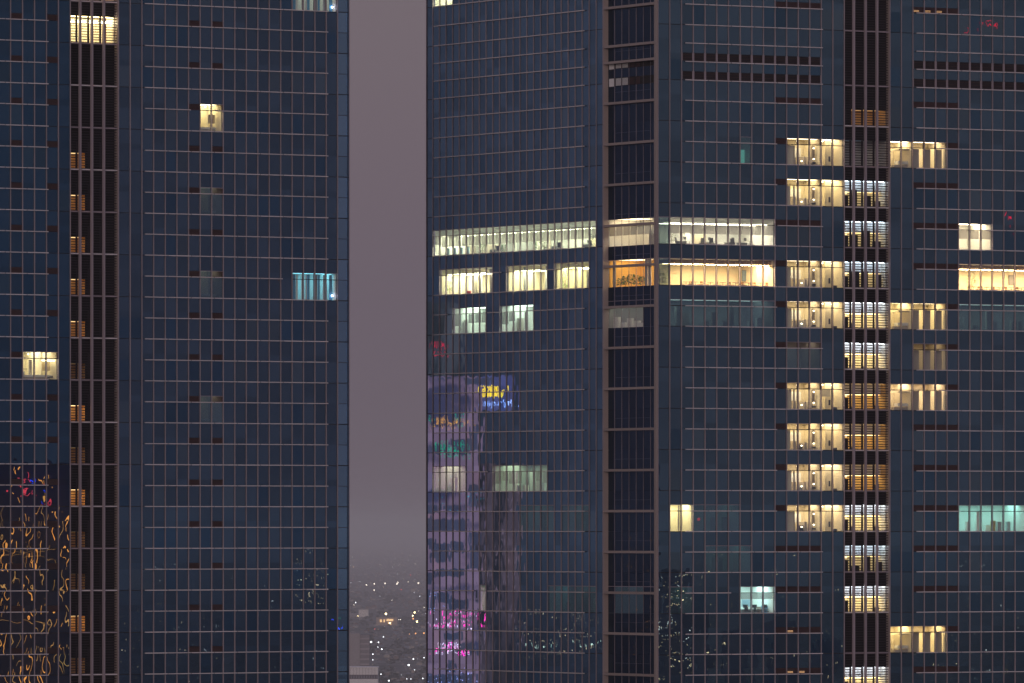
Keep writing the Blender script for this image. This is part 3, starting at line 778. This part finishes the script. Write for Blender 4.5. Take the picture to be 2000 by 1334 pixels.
for (p, lab) in ((1456, 'dark doorway leaf'),): pass
# white office floor on the front face
z = zR[6]+fz
for k, (p, w) in enumerate(((1334, 2.2), (1382, 3.0), (1428, 2.6), (1452, 2.6))):
    u = uBw(TR, p, w)
    put(proto_d, 'white desk, %s from the left in the white office windows of the middle bay' % ORD[k], 'desk', 'desks on the white office floor', FB, u, w, z)
    put(proto_m, 'dark monitor on the %s desk from the left in the white middle bay office' % ORD[k], 'monitor', 'monitors on the white office floor', FB, u+.25, w, z+.75, .5)
for k, p in enumerate((1324, 1371, 1391, 1431)):
    put(proto_o, 'black office chair, %s from the left in the white middle bay office' % ORD[k], 'office chair', 'office chairs on the white office floor', FB, uBw(TR, p, 1.4), 1.4, z, (.6,-.9,2.2,-.4)[k])
for k, (p, w) in enumerate(((968, 1.2), (1088, 1.3), (1148, 1.2))):
    put(proto_d, 'white desk, %s from the left in the long lit office on the left flank' % ORD[k], 'desk', 'desks on the flank office floor', FA, uA(p, w), w, z, 1.57)
    put(proto_m, 'dark monitor on the %s desk from the left in the long flank office' % ORD[k], 'monitor', 'monitors on the flank office floor', FA, uA(p, w), w, z+.75, 1.2)
    put(proto_o, 'black office chair beside the %s desk from the left in the long flank office' % ORD[k], 'office chair', 'office chairs on the flank office floor', FA, uA(p+7, w-.5), w-.5, z, 2)
z = zR[6]+fz
for k, (p, h, sp) in enumerate(((943, 1.15, .30), (985, .9, .28), (1052, 1.1, .34), (1063, 1.35, .36), (1162, 1.7, .42))):
    o = make_plant('potted_plant', h, sp, 11+k, n=150)
    tag(o, 'leafy potted plant, %s from the left behind the long lit office window' % ORD[k], 'plant', 'potted plants in the long flank office')
    set_at(o, FA, uA(p, .75), .75, z)
o = make_plant('potted_plant', 1.7, .3, 31, n=140, mm=mat('leaf_yellow_green', (.16,.22,.04), .6, noise=.3, nscale=6)); tag(o, 'tall thin plant at the left end of the white middle bay office', 'plant'); set_at(o, FB, uBw(TR, 1312, .8), .8, z)
z = zR[5]+fz
LEAF2 = mat('leaf_bright_green', (.16,.34,.05), .6, noise=.3, nscale=6)
o = make_plant('potted_plant', 2.3, .42, 21, n=220, mm=LEAF2); tag(o, 'bright green plant in the leftmost pale window group below the long office', 'plant'); set_at(o, FA, uA(879, .8), .8, z)
o = make_plant('green_wall_plant', 2.6, .28, 22, n=240, pot=False, mm=LEAF2); tag(o, 'tall column of green leaves in the third pale window group of the flank', 'plant'); set_at(o, FA, uA(1104, .8), .8, z)
o = make_plant('potted_plant', 2.1, .38, 23, n=170); tag(o, 'tall dark potted plant at the left end of the bright right edge cafe', 'plant'); set_at(o, FC, uBw(TR, 1898, .9), .9, z)
for k, (p, h) in enumerate(((1212, .95), (1222, 1.15), (1233, 1.35), (1244, 1.2), (1255, 1.0))):
    o = make_plant('planter_plant', h, .42, 41+k, n=130, leafsize=.22)
    tag(o, 'broad leaved plant, %s from the left in the ochre corner window' % ORD[k], 'plant', 'plants along the ochre corner window')
    set_at(o, FR, uA(p-10, .45), .45, z)
o = make_plant('planter_plant', 1.3, .35, 52, n=130, leafsize=.2); tag(o, 'dark leafy plant behind the dim window just right of the corner column', 'plant'); set_at(o, FB, 1.35, .9, z)
z = zR[-3]+fz
for k, p in enumerate((1456, 1474, 1494)):
    put(proto_d, 'white desk, %s from the left in the turquoise lit room' % ORD[k], 'desk', 'desks in the turquoise room', FB, uBw(TR, p, 1.6), 1.6, z)
    put(proto_m, 'dark monitor on the %s desk in the turquoise lit room' % ORD[k], 'monitor', 'monitors in the turquoise room', FB, uBw(TR, p, 1.4), 1.4, z+.75)
    put(proto_o, 'black office chair at the %s desk in the turquoise lit room' % ORD[k], 'office chair', 'office chairs in the turquoise room', FB, uBw(TR, p+4, .8), .8, z, .5*k)

# ------------------------------------------------------------------ ground and the city in the gap
def gp(x, y, h=0.0):
    D = F*(HC-h)/(y-HY); return Vector(((x-1000)/F*D, D, h))
def at(x, y, D): return Vector(((x-1000)/F*D, D, HC+(HY-y)/F*D))
m = bpy.data.materials.new('city_ground'); m.use_nodes = True; t = m.node_tree; p = t.nodes['Principled BSDF']
n = nn(t, 'ShaderNodeTexNoise'); n.inputs['Scale'].default_value = .012; n.inputs['Detail'].default_value = 6
g = nn(t, 'ShaderNodeNewGeometry'); t.links.new(g.outputs['Position'], n.inputs['Vector'])
c = nn(t, 'ShaderNodeValToRGB'); c.color_ramp.elements[0].position = .42; c.color_ramp.elements[0].color = (.025,.03,.03,1)
c.color_ramp.elements[1].position = .62; c.color_ramp.elements[1].color = (.15,.14,.155,1)
t.links.new(n.outputs[0], c.inputs[0]); t.links.new(c.outputs[0], p.inputs['Base Color']); p.inputs['Roughness'].default_value = .95
me = bpy.data.meshes.new('ground'); G = 130000
me.from_pydata([(-G,-G,0),(G,-G,0),(G,G,0),(-G,G,0)], [], [(0,1,2,3)]); me.materials.append(m)
o = bpy.data.objects.new('ground', me); COL.objects.link(o); tag(o, kind='structure')

def front_box(b, x0, x1, ytop, D, depth, m, zb=0.0, ybot=None):
    """box whose front shows x0..x1, top at ytop when seen at distance D"""
    a, c_ = at(x0, ytop, D), at(x1, ytop, D); z0 = zb if ybot is None else at(0, ybot, D).z
    b.box(((a.x+c_.x)/2, D+depth/2, (a.z+z0)/2), (c_.x-a.x, depth, a.z-z0), m); return b
WB = mat('white_cladding', (.82,.82,.84), .6, noise=.06, nscale=.3); WG = mat('grey_render', (.26,.25,.28), .8, noise=.1, nscale=.05)
DG = mat('dark_glazing', (.05,.05,.08), .3)
o = empty('office_building', (at(700, 0, 5000).x, 5000, 0)); tag(o, 'low white panelled building with a dark window band at the foot of the left tower', 'building')
def pt(fn, name, par, **k):
    b = MB(); fn(b); q = b.build(name, par); q.matrix_parent_inverse = Matrix.Translation(-Vector(par.location)); return q
pt(lambda b: front_box(b, 655, 738, 1304, 5000, 22, WB, ybot=1700), 'wall', o)
pt(lambda b: [front_box(b, 655, 738.3, y, 4999.7, .25, WB, ybot=y+4.6) for y in (1303.4, 1308.2, 1313.0, 1326.2, 1331.0)], 'cladding_band', o)
pt(lambda b: front_box(b, 655, 738, 1318, 4999.8, .15, DG, ybot=1326), 'window_band', o)
pt(lambda b: [front_box(b, x, x+2.6, 1319, 4999.5, .2, mat('blind_grey', (.22,.22,.28), .7), ybot=1325) for x in range(660, 737, 5)], 'window_blind', o)
pt(lambda b: [front_box(b, x, x+.35, 1304, 4999.4, .2, WG, ybot=1318) for x in range(660, 738, 6)], 'panel_joint', o)
pt(lambda b: front_box(b, 654, 739, 1302.6, 4999.2, 23, mat('parapet_white', (.75,.75,.78), .6), ybot=1304.2), 'roof', o)
o = empty('apartment_building', (at(700, 0, 6800).x, 6800, 0)); tag(o, 'faint grey block behind the white building beside the left tower', 'building')
pt(lambda b: front_box(b, 655, 703, 1237, 6800, 20, mat('stair_render', (.34,.32,.34), .8), ybot=1500), 'stair_tower', o)
pt(lambda b: front_box(b, 703.2, 722, 1240, 6801, 20, WG, ybot=1500), 'wall', o)
pt(lambda b: [front_box(b, 703.4, 721.5, y, 6800.5, .3, mat('balcony_render', (.40,.37,.40), .8), ybot=y+3) for y in range(1246, 1310, 10)], 'balcony', o)
o = empty('hall', (at(709, 0, 17900).x, 17900, 0)); tag(o, 'pale square hall glowing faintly beside the left tower above the dark trees', 'building')
pt(lambda b: front_box(b, 700.5, 719.5, 1190, 17900, 25, mat('pale_wall', (.85,.82,.78), .8)), 'wall', o)
pt(lambda b: front_box(b, 700, 720, 1189, 17899, 27, WG, ybot=1190.5), 'roof', o)
pt(lambda b: front_box(b, 683, 700, 1198, 17910, 15, WG), 'annex', o)
o = empty('market_building', (at(755, 0, 16500).x, 16500, 0)); tag(o, 'long low building with warm lit frontage in the middle of the gap', 'building')
pt(lambda b: front_box(b, 735, 776, 1206, 16500, 20, mat('tan_wall', (.45,.35,.27), .8)), 'wall', o)
for k, (a, c2, y0, y1) in enumerate(((742,746,1210,1215),(749,752,1210,1215),(755,768,1209,1213),(758,764,1215,1220))):
    pt(lambda b: front_box(b, a, c2, y0, 16499, .3, lamp('shop_light', (1,.62,.28), 1.6, False), ybot=y1), 'lit_shopfront', o)
rh = random.Random(3)
HM = [mat('house_%s' % c_, v, .85) for c_, v in (('grey', (.22,.22,.24)), ('cream', (.42,.38,.34)), ('brown', (.20,.14,.12)), ('blue', (.17,.20,.28)))]
RM = [mat('roof_%s' % c_, v, .85) for c_, v in (('slate', (.07,.07,.09)), ('rust', (.16,.08,.06)), ('pale', (.30,.29,.30)))]
CN = ['grey','cream','brown','blue']; RN = ['slate','rust','pale']
def house(x, y, w, d, h, i, lab):
    P = gp(x, y); o = empty('distant_house', P, rh.uniform(-.5,.5)); a = i % 4; r_ = (i*7) % 3
    tag(o, lab, 'house', 'houses scattered in the gap below the towers')
    MB().box((0,0,h/2), (w,d,h), HM[a]).build('wall', o)
    b = MB(); k = b.mat(RM[r_]); rr = w*.55; hh = h + w*.22
    b.v += [(-rr,-d*.55,h),(rr,-d*.55,h),(rr,d*.55,h),(-rr,d*.55,h),(0,-d*.55,hh),(0,d*.55,hh)]
    for f in ((0,1,4),(2,3,5),(0,4,5,3),(1,2,5,4),(0,3,2,1)): b.f.append(f); b.mi.append(k)
    b.build('roof', o)
    return o
i = 0
hp = []
for k in range(60):
    y = 1150 + 195*rh.random()**.8
    x = rh.uniform(690, 830)
    if x < 742 and y > 1225: continue
    if any(abs(x-a)+abs(y-b) < 9 for a, b in hp): continue
    hp.append((x, y)); D = F*HC/(y-HY); s_ = D/F
    house(x, y, s_*rh.uniform(7,12), s_*rh.uniform(6,9), s_*rh.uniform(3,6), i, '%s house with %s roof, %s' % (CN[i % 4], RN[(i*7) % 3], '')); i += 1
hl = {}
for o in [q for q in bpy.data.objects if q.name.startswith('distant_house')]: hl.setdefault((o['label'].split(',')[0], o.location.y > 14000), []).append(o)
for (lab, far), L in hl.items():
    L.sort(key=lambda q: q.location.x/q.location.y)
    for k, o in enumerate(L): o['label'] = '%s, %s from the left in the %s rows' % (lab, ORD[k], 'hazy far' if far else 'nearer')
# far roofs and tree masses nobody could count
b = MB()
for k in range(1500):
    y = 1068 + 270*rh.random()**1.6; x = rh.uniform(660, 850); P = gp(x, y); s_ = P.y/F
    b.box((P.x, P.y, s_*1.0), (s_*rh.uniform(2,6), s_*rh.uniform(2,5), s_*rh.uniform(1,3.4)), rh.choice(HM+RM))
tag(b.build('distant_rooftops'), 'mass of faint rooftops fading into haze between the two towers', 'rooftops', kind='stuff')
b = MB(); TRM = mat('distant_foliage', (.018,.024,.02), .9, noise=.4, nscale=.02)
for k in range(900):
    y = 1160 + 185*rh.random(); x = rh.uniform(683, 840)
    if math.sin(x*.09+y*.05)+math.sin(y*.11) < -.1: continue
    P = gp(x, y); s_ = P.y/F
    for q in range(5):
        b.ball((P.x+rh.gauss(0,2*s_), P.y+rh.gauss(0,3*s_), s_*rh.uniform(1,3)), s_*rh.uniform(1.0,2.4), TRM, 6, rh.uniform(.7,1))
tag(b.build('tree_masses'), 'dark tree masses between the lamps at the bottom of the gap', 'trees', kind='stuff')
# street lamps
def lampc(c_): return {'w': ((1,.88,.70), 5), 'c': ((.9,.95,1), 5), 'y': ((1,.80,.38), 9), 'o': ((1,.42,.14), 2.5), 'r': ((1,.10,.08), 2.5), 'd': ((1,.70,.45), 1.6)}[c_]
LP = [(193,670,'w',2),(247,663,'w',2),(320,660,'w',2.1),(400,664,'w',2.2),(408,653,'w',1.8),(478,648,'w',1.6),(546,658,'w',2.3),(246,705,'w',1.6),
 (105,546,'d',2),(155,461,'d',1.2),(170,464,'d',.9),(285,461,'d',1.2),(285,531,'w',1.2),(337,458,'d',1),(384,531,'w',1.1),(417,531,'w',1.2),(445,534,'d',.9),(437,455,'d',1.6),(490,468,'w',1.2),(503,471,'d',.9),(540,467,'w',1.2),(525,525,'w',1),
 (493,603,'r',1.6),(430,702,'r',1.4),(120,790,'c',1.8),(108,805,'w',1.1),(365,773,'w',1.2),(556,746,'c',1.2),(136,880,'y',1.2),(326,868,'y',3.2),(350,908,'y',2.8),(352,930,'y',2.6),(318,912,'d',1.6),(520,858,'y',2.8),(507,880,'y',2.4),(510,900,'o',2.6),(537,920,'y',2.8),
 (412,905,'w',1.1),(424,905,'w',1.1),(527,1000,'o',2.2),(583,998,'o',2.4),(484,1003,'o',1.2),(309,1022,'c',1.6),(225,1058,'c',2.8),(275,1060,'c',1.9),(271,1092,'c',1.3),(297,1107,'c',2.2),(237,1140,'c',1.8),(237,1178,'c',1.3),(512,1173,'c',2.0),(584,1163,'c',1.5),(480,1215,'c',3),(292,1275,'c',1.5),(346,1320,'c',2.2),(575,1305,'c',1.7),(467,1307,'c',1.2),(495,1308,'c',1.2),(520,1245,'c',1.1),(250,968,'r',1.2),(585,822,'w',1),(548,845,'w',.8)]
NMC = {'w':'warm white','c':'cool white','y':'glowing yellow','o':'orange','r':'red','d':'dim amber'}
from collections import Counter
cnt = Counter()
PX = {}
for (cx, cy_, c_, r_) in LP:
    x = 660+cx/3.473; y = 950+cy_/3.473; H = 9.0; D = F*(HC-H)/(y-HY); D = min(D, 60000); P = Vector(((x-1000)/F*D, D, 0))
    z0 = HC+(HY-y)/F*D
    o = empty('street_lamp', P); col, st_ = lampc(c_)
    cnt[c_] += 1
    tag(o, '%s street lamp in the gap, %s of its colour from the %s' % (NMC[c_], '', ''), 'street lamp', 'lamps of the city seen in the gap')
    MB().box((0,0,z0/2), (.3,.3,z0), DKWD).build('pole', o)
    rr = r_*D/F*.62
    MB().ball((0,0,z0+rr*.5), rr, lamp('street_lamp_'+c_, col, st_, False), 8).build('lamp_head', o)
    PX.setdefault(c_, []).append((x, y, o))
for c_, L in PX.items():
    L.sort(key=lambda t_: t_[0])
    for k, (x, y, o) in enumerate(L):
        hor = 'left of the gap' if x < 733 else ('mid gap' if x < 783 else 'right of the gap')
        ver = 'near the horizon' if y < 1110 else ('in the distant row' if y < 1160 else ('below the distant row' if y < 1225 else 'low among trees'))
        o['label'] = '%s street lamp %s, %s' % (NMC[c_], ver, hor)
# by order from the left
byl = {}
for c_, L in PX.items():
    for (x, y, o) in L: byl.setdefault(o['label'], []).append((x, o))
for lab, L in byl.items():
    if len(L) > 1:
        for k, (x, o) in enumerate(sorted(L, key=lambda t_: t_[0])): o['label'] = '%s, %s from the left' % (lab, ORD[k])
b = MB(); fl = lamp('street_lamp_d', *lampc('d'), False); fw = lamp('street_lamp_c', *lampc('c'), False)
for k in range(70):
    y = 1078+255*rh.random()**1.5; x = rh.uniform(684, 832); D = F*(HC-6)/(y-HY); P = Vector(((x-1000)/F*D, D, 6)); b.ball(P, rh.uniform(.25,.5)*D/F, rh.choice([fl,fl,fw]), 6)
tag(b.build('distant_window_lights'), 'tiny scattered window lights of the far city in the gap', 'lights', kind='stuff')
# pylon
o = empty('transmission_pylon', gp(789, 1084)); tag(o, 'faint lattice pylon on the hazy horizon in the gap', 'pylon')
D = o.location.y; s_ = D/F; H = 30*s_; w = 5*s_; PY = mat('pylon_steel', (.03,.03,.035), .8)
for a in (-1,1):
    for c2 in (-1,1): MB().tube([(a*w,c2*w,0),(a*w*.25,c2*w*.25,H*.6),(0,0,H)], .12*s_, PY, 5).build('leg', o)
for q in (.62,.75,.88): MB().tube([(-w*1.4,0,H*q),(w*1.4,0,H*q)], .13*s_, PY, 5).build('cross_arm', o)
b = MB()
for q in range(6):
    h0, h1 = H*q*.1, H*(q+1)*.1; w0, w1 = w*(1-.75*q*.1/.6), w*(1-.75*(q+1)*.1/.6)
    b.tube([(-w0,-w0,h0),(w1,-w1,h1)], .07*s_, PY, 4); b.tube([(w0,-w0,h0),(-w1,-w1,h1)], .07*s_, PY, 4)
b.build('lattice_bracing', o)

# ------------------------------------------------------------------ the city around and added glow blocks, seen only mirrored in the glass
class Mirror:
    def __init__(s, T, flank=False):
        s.P = Vector((T.X, T.Y, 0)); s.n = Vector((-T.c, -T.s, 0)) if flank else Vector((T.s, -T.c, 0))
    def __call__(s, x, y, D):
        v = at(x, y, D); return v - 2*(v-s.P).dot(s.n)*s.n
MA, MBf, ML = Mirror(TR, True), Mirror(TR), Mirror(TL)
def mbox(b, mi, x0, x1, y0, y1, D, d, m):
    k = b.mat(m); s0 = len(b.v)
    for DD in (D, D+d):
        q = D/DD if False else 1
        for (x, y) in ((x0,y0),(x1,y0),(x1,y1),(x0,y1)):
            v = mi(x, y, D); e = mi(x, y, D+d); b.v.append(tuple(v if DD == D else e))
    for f in ((0,1,2,3),(4,5,6,7),(0,1,5,4),(1,2,6,5),(2,3,7,6),(3,0,4,7)): b.f.append(tuple(s0+i for i in f)); b.mi.append(k)
def block(name, mi, x0, x1, y0, y1, D, m, label, d=40):
    b = MB(); mbox(b, mi, x0, x1, y0, y1, D, d, m); o = b.build(name); tag(o, label, 'building'); return o
def bcol(name, a, c2, s, sc, thr=(.45,.6)):
    m = bpy.data.materials.new(name); m.use_nodes = True; t = m.node_tree; t.nodes.clear()
    o = nn(t, 'ShaderNodeOutputMaterial'); e = nn(t, 'ShaderNodeEmission'); n = nn(t, 'ShaderNodeTexNoise'); g = nn(t, 'ShaderNodeNewGeometry'); mp = nn(t, 'ShaderNodeMapping')
    mp.inputs['Scale'].default_value = sc; t.links.new(g.outputs['Position'], mp.inputs[0]); t.links.new(mp.outputs[0], n.inputs['Vector']); n.inputs['Scale'].default_value = 1; n.inputs['Detail'].default_value = 2
    c = nn(t, 'ShaderNodeValToRGB'); c.color_ramp.elements[0].position = thr[0]; c.color_ramp.elements[1].position = thr[1]
    c.color_ramp.elements[0].color = (*a,1); c.color_ramp.elements[1].color = (*c2,1)
    t.links.new(n.outputs[0], c.inputs[0]); t.links.new(c.outputs[0], e.inputs[0]); e.inputs[1].default_value = s; t.links.new(e.outputs[0], o.inputs[0]); m.cycles.emission_sampling = 'NONE'
    return m
rm = random.Random(17)
def scribble(name, mi, x0, x1, y0, y1, D, n, m, r, label, kind='loop'):
    b = MB()
    for k in range(n):
        x, y = rm.uniform(x0, x1), rm.uniform(y0, y1); pts = []
        if kind == 'loop':
            R0 = rm.uniform(2, 5); a0 = rm.uniform(0, 6)
            pts = [mi(x+R0*math.cos(a0+t*.7), y+R0*1.2*math.sin(a0+t*.7), D) for t in range(rm.randint(4, 9))]
        elif kind == 'bar':
            h = rm.uniform(3, 10); pts = [mi(x, y, D), mi(x+rm.uniform(-1,1), min(y+h, y1+3), D)]
        elif kind == 'dot':
            pts = [mi(x, y, D), mi(x+rm.uniform(-.6,.6), y+rm.uniform(.8,2.5), D)]
        b.tube(pts, r*D/F, m, 4)
    o = b.build(name); tag(o, label, 'lights', kind='stuff'); return o
LM = lambda n_, c_, s_: lamp('neon_'+n_, c_, s_, False)
DA = 1300
MEDIA = bcol('media_facade', (.26,.16,.24), (1.0,.42,.48), 1.05, (.10,.10,.22), (.40,.50))  # noise colours of the added glow mirrored in the flank
MEDIA2 = bcol('media_facade_dim', (.10,.07,.08), (.42,.20,.20), 1.0, (.35,.35,.03), (.40,.62))
MEDIA3 = bcol('media_facade_dusk', (.13,.10,.10), (.34,.23,.22), 1.0, (.25,.25,.10), (.40,.60))
block('media_facade_tower', MA, 800, 936, 735, 1420, DA, MEDIA, 'tower with a pink light wall mirrored low in the left flank')  # unseen glowing wall added to brighten the flank's reflection
block('brick_tower', MA, 937, 1012, 905, 1420, DA+10, MEDIA2, 'dim red lit tower mirrored beside the pink light wall')  # unseen glow added for the dim red part of the reflection
block('dim_podium_tower', MA, 800, 902, 590, 734, DA+5, MEDIA3, 'dim mauve tower top mirrored in the left flank')  # unseen glow added for the faint mauve part of the reflection
block('sign_tower', MA, 937, 1002, 735, 802, DA+8, bcol('sign_wall', (.10,.09,.22), (.45,.30,.55), 1, (.12,.12,.04), (.3,.6)), 'sign tower mirrored in the left flank behind yellow letters')  # halo of the letters put in as a glowing block
D2 = DA-6
NAVY = lamp('navy_screen', (.30,.20,.26), 1.0, False)  # dimmer emission for the dark ripples of the mauve reflection
MAUVE = lamp('mauve_streak', (.95,.42,.42), 1.0, False)  # emission for reflection streaks put in as tubes
b = MB()
for (x0, x1, y0, y1) in ((800,838,1005,1036),(838,915,1014,1037),(832,845,1052,1072),(846,878,1062,1098),(880,906,1058,1078),(838,860,1080,1090),(800,848,1118,1142),(850,905,1112,1126),
    (800,846,1152,1192),(850,876,1158,1178),(876,912,1170,1190),(866,902,1236,1250),(890,930,1256,1280),(872,884,1290,1312),(800,930,1316,1345),(800,850,985,1003),(860,900,985,996),(850,884,738,742),(905,960,738,752),(836,866,868,884),(880,918,858,888),(918,932,830,880),(912,934,946,990),(915,934,1040,1110)):
    mbox(b, MA, x0, x1, y0, y1, D2+3, 1, NAVY)
tag(b.build('dark_screen_panels'), 'dark blue window patches on the mirrored pink light wall', 'panels')
b = MB()
for k in range(26):
    x = 937+rm.random()**1.3*85; y = rm.uniform(860, 1250); b.tube([MA(x, y, D2), MA(x+rm.uniform(-3,3), y+rm.uniform(20,90), D2)], rm.uniform(.4,1.1)*D2/F, MAUVE, 4)
tag(b.build('mauve_light_strips'), 'wavy mauve light strips mirrored beside the pink wall', 'lights', kind='stuff')
b = MB(); YL = LM('yellow', (1,.40,.01), 9)
for (x, y) in ((944,765),(957,765),(971,765)):
    pts = [MA(x+5.5*math.cos(a*.785), y+11*math.sin(a*.785), D2) for a in range(9)]; b.tube(pts, 1.7*D2/F, YL, 5)
    b.tube([MA(x, y-10, D2), MA(x, y+10, D2)], 1.3*D2/F, YL, 5)
b.tube([MA(987,750,D2), MA(987,763,D2)], 1.5*D2/F, YL, 5)
tag(b.build('neon_sign'), 'row of yellow neon rings mirrored in the left flank', 'sign')
scribble('white_blue_light_strips', MA, 941, 1000, 779, 792, D2, 26, LM('bluewhite', (.62,.60,1), 5), .7, 'blue white light strips under the yellow sign', 'bar')
scribble('gold_green_loops', MA, 836, 922, 812, 836, D2, 22, LM('gold', (1,.28,.05), 5), .5, 'gold light loops mirrored in the left flank')
scribble('green_loops', MA, 836, 915, 808, 832, D2, 8, LM('green', (.05,.85,.38), 1.6), .7, 'green light loops above the gold ones')
scribble('green_canopy_lights', MA, 847, 922, 862, 893, D2, 26, LM('green', (.05,.85,.38), 1.6), .9, 'green light canopy mirrored in the left flank')
scribble('teal_sparks', MA, 850, 940, 930, 1000, D2, 34, LM('teal', (.2,.8,.8), 1.6), .45, 'teal sparks mirrored over dim windows', 'dot')
scribble('red_sign_lights', MA, 836, 872, 672, 700, D2, 9, LM('red', (1,.015,.035), 5), .7, 'red sign letters mirrored in the upper left flank')
scribble('magenta_signs', MA, 836, 950, 1190, 1222, D2, 30, LM('magenta', (1,.02,.20), 13), .9, 'magenta signs mirrored low in the left flank', 'bar')
scribble('white_pink_lights', MA, 836, 945, 1188, 1228, D2-2, 16, LM('pinkwhite', (1,.48,.50), 11), .55, 'white pink lights among the magenta signs', 'bar')
scribble('magenta_ring_signs', MA, 852, 905, 1258, 1278, D2, 8, LM('magenta', (1,.02,.20), 13), .8, 'magenta ring signs near the bottom of the left flank')
scribble('white_ring_signs', MA, 850, 912, 1256, 1280, D2-2, 12, LM('pinkwhite', (1,.48,.50), 11), .5, 'white ring signs near the bottom of the left flank')
scribble('violet_lights', MA, 836, 925, 1305, 1350, D2, 40, LM('violet', (1,.60,.95), 6), .6, 'violet white lights at the very bottom of the left flank', 'dot')
scribble('blue_white_sparks', MA, 838, 858, 1150, 1200, D2, 8, LM('bluewhite', (.62,.60,1), 5), .7, 'blue white sparks at the left edge of the flank', 'dot')
DB = 2600
scribble('warm_city_lights', MA, 1020, 1170, 1190, 1290, DB-900, 60, LM('city', (1,.50,.22), 7), .6, 'warm city lights mirrored low in the flank', 'dot')
scribble('facade_lamp_columns', MA, 1025, 1165, 1250, 1262, DB-900, 8, LM('citygreen', (1,.85,.5), 5), .9, 'pale lamp columns mirrored low in the flank', 'bar')
DCITY = mat('mirrored_block', (.42,.42,.48), .9)
for k, (x0, x1, y) in enumerate(((1288,1345,1112),(1352,1392,1200),(1410,1470,1230),(1500,1560,1215),(1590,1640,1250))):
    block('city_block', MBf, x0, x1, y, 1900, DB+60*k, DCITY, 'dark city block mirrored low in the front face, %s from the left' % ORD[k])
scribble('city_sparks', MBf, 1290, 1345, 1112, 1330, DB-20, 75, LM('city', (1,.50,.22), 7), .55, 'clustered city lights mirrored beside the corner column', 'dot')
scribble('city_sparks_cool', MBf, 1285, 1345, 1115, 1300, DB-22, 40, LM('citycool', (1,.70,.52), 6), .6, 'cool city lights mirrored beside the corner column', 'dot')
scribble('city_sparks_wide', MBf, 1345, 1650, 1080, 1340, DB-20, 60, LM('city', (1,.50,.22), 7), .42, 'scattered city lights mirrored in the front face', 'dot')
scribble('city_sparks_right', MBf, 1740, 2000, 1180, 1340, DB-20, 30, LM('city', (1,.50,.22), 7), .45, 'scattered city lights mirrored at the lower right', 'dot')
scribble('red_sign_right', MBf, 1888, 1955, 42, 60, 1300, 7, LM('red', (1,.015,.035), 5), .55, 'red sign lights mirrored at the upper right', 'loop')
scribble('red_sign_right_low', MBf, 1962, 1985, 412, 458, 1300, 6, LM('red', (1,.015,.035), 5), .7, 'red sign lights mirrored at the right edge', 'bar')
scribble('recess_reflections', MA, 1215, 1280, 1030, 1290, 1400, 24, LM('amber', (1,.25,.06), 12), .6, 'amber lights mirrored in the corner bay', 'dot')
# left tower mirror
scribble('city_sparks_left', ML, 290, 655, 1060, 1340, DB, 60, LM('citycool', (1,.70,.52), 6), .38, 'scattered city lights mirrored in the left tower', 'dot')
scribble('city_cluster_left', ML, 575, 640, 1078, 1175, DB, 60, LM('city', (1,.50,.22), 7), .5, 'bright city cluster mirrored in the left tower', 'dot')
scribble('green_spark_left', ML, 640, 662, 1203, 1208, DB, 4, LM('green', (.05,.85,.38), 1.6), .8, 'green lamp mirrored near the left tower corner', 'dot')
scribble('blue_spark_left', ML, 650, 662, 1214, 1219, DB, 3, LM('blue', (.05,.10,1), 6), .8, 'blue lamp mirrored near the left tower corner', 'dot')
block('shopping_tower', ML, -90, 170, 905, 1500, 1500, mat('mirrored_tower', (.22,.26,.36), .8), 'dark tower strung with golden lights mirrored in the left wing')  # dark body added to block the sky mirrored in the wing
GOLD = LM('goldstring', (1,.165,.022), 15)
GOLD2 = LM('goldstring_dim', (1,.21,.04), 8)
b = MB(); DL = 1495
for x in (-16, -4, 8, 20, 32, 45, 58, 70, 82, 95, 107, 120, 131):
    y = rm.uniform(985, 1010)
    while y < 1345:
        h = rm.uniform(8, 70); gm, gr = rm.choice(((GOLD, .85), (GOLD, .6), (GOLD2, .8), (GOLD2, .6), (GOLD, .95)))
        b.tube([ML(x+rm.uniform(-3,3), y, DL), ML(x+rm.uniform(-3,3), y+h, DL)], gr*DL/F, gm, 4, r2=gr*rm.uniform(.3,1.2)*DL/F); y += h+rm.uniform(10, 45)
for y in (1078, 1090, 1215):
    b.tube([ML(-20, y, DL), ML(rm.uniform(90,125), y+rm.uniform(-3,3), DL)], .4*DL/F, GOLD2, 4)
tag(b.build('golden_light_strings'), 'golden light strings mirrored as squiggles in the lower left wing', 'lights', kind='stuff')
scribble('red_patches_left', ML, 20, 108, 915, 985, DL, 12, LM('redgold', (1,.03,.03), 11), .9, 'red sign patches mirrored in the left wing', 'loop')
scribble('gold_patches_left', ML, 20, 108, 912, 985, DL, 14, GOLD, .8, 'gold sign patches mirrored in the left wing', 'bar')
scribble('blue_patches_left', ML, 60, 112, 912, 985, DL, 4, LM('blue', (.05,.10,1), 3), 1.2, 'blue sign patches mirrored in the left wing', 'loop')
scribble('blue_strip_left', ML, 45, 68, 827, 829, DL, 3, LM('blue', (.05,.10,1), 6), .8, 'blue strip mirrored under a fin of the left wing', 'dot')

# ------------------------------------------------------------------ haze
m = bpy.data.materials.new('haze'); m.use_nodes = True; t = m.node_tree; t.nodes.clear()
o_ = nn(t, 'ShaderNodeOutputMaterial'); v = nn(t, 'ShaderNodeVolumePrincipled'); v.inputs['Density'].default_value = 4.2e-5; v.inputs['Color'].default_value = (.99,.985,.99,1)
t.links.new(v.outputs[0], o_.inputs['Volume'])
H = 140000
b = MB(); b.box((0,0,(275-1)/2), (2*H,2*H,276), m); o = b.build('haze'); o['kind'] = 'stuff'; o['label'] = 'thin evening haze over the whole city'
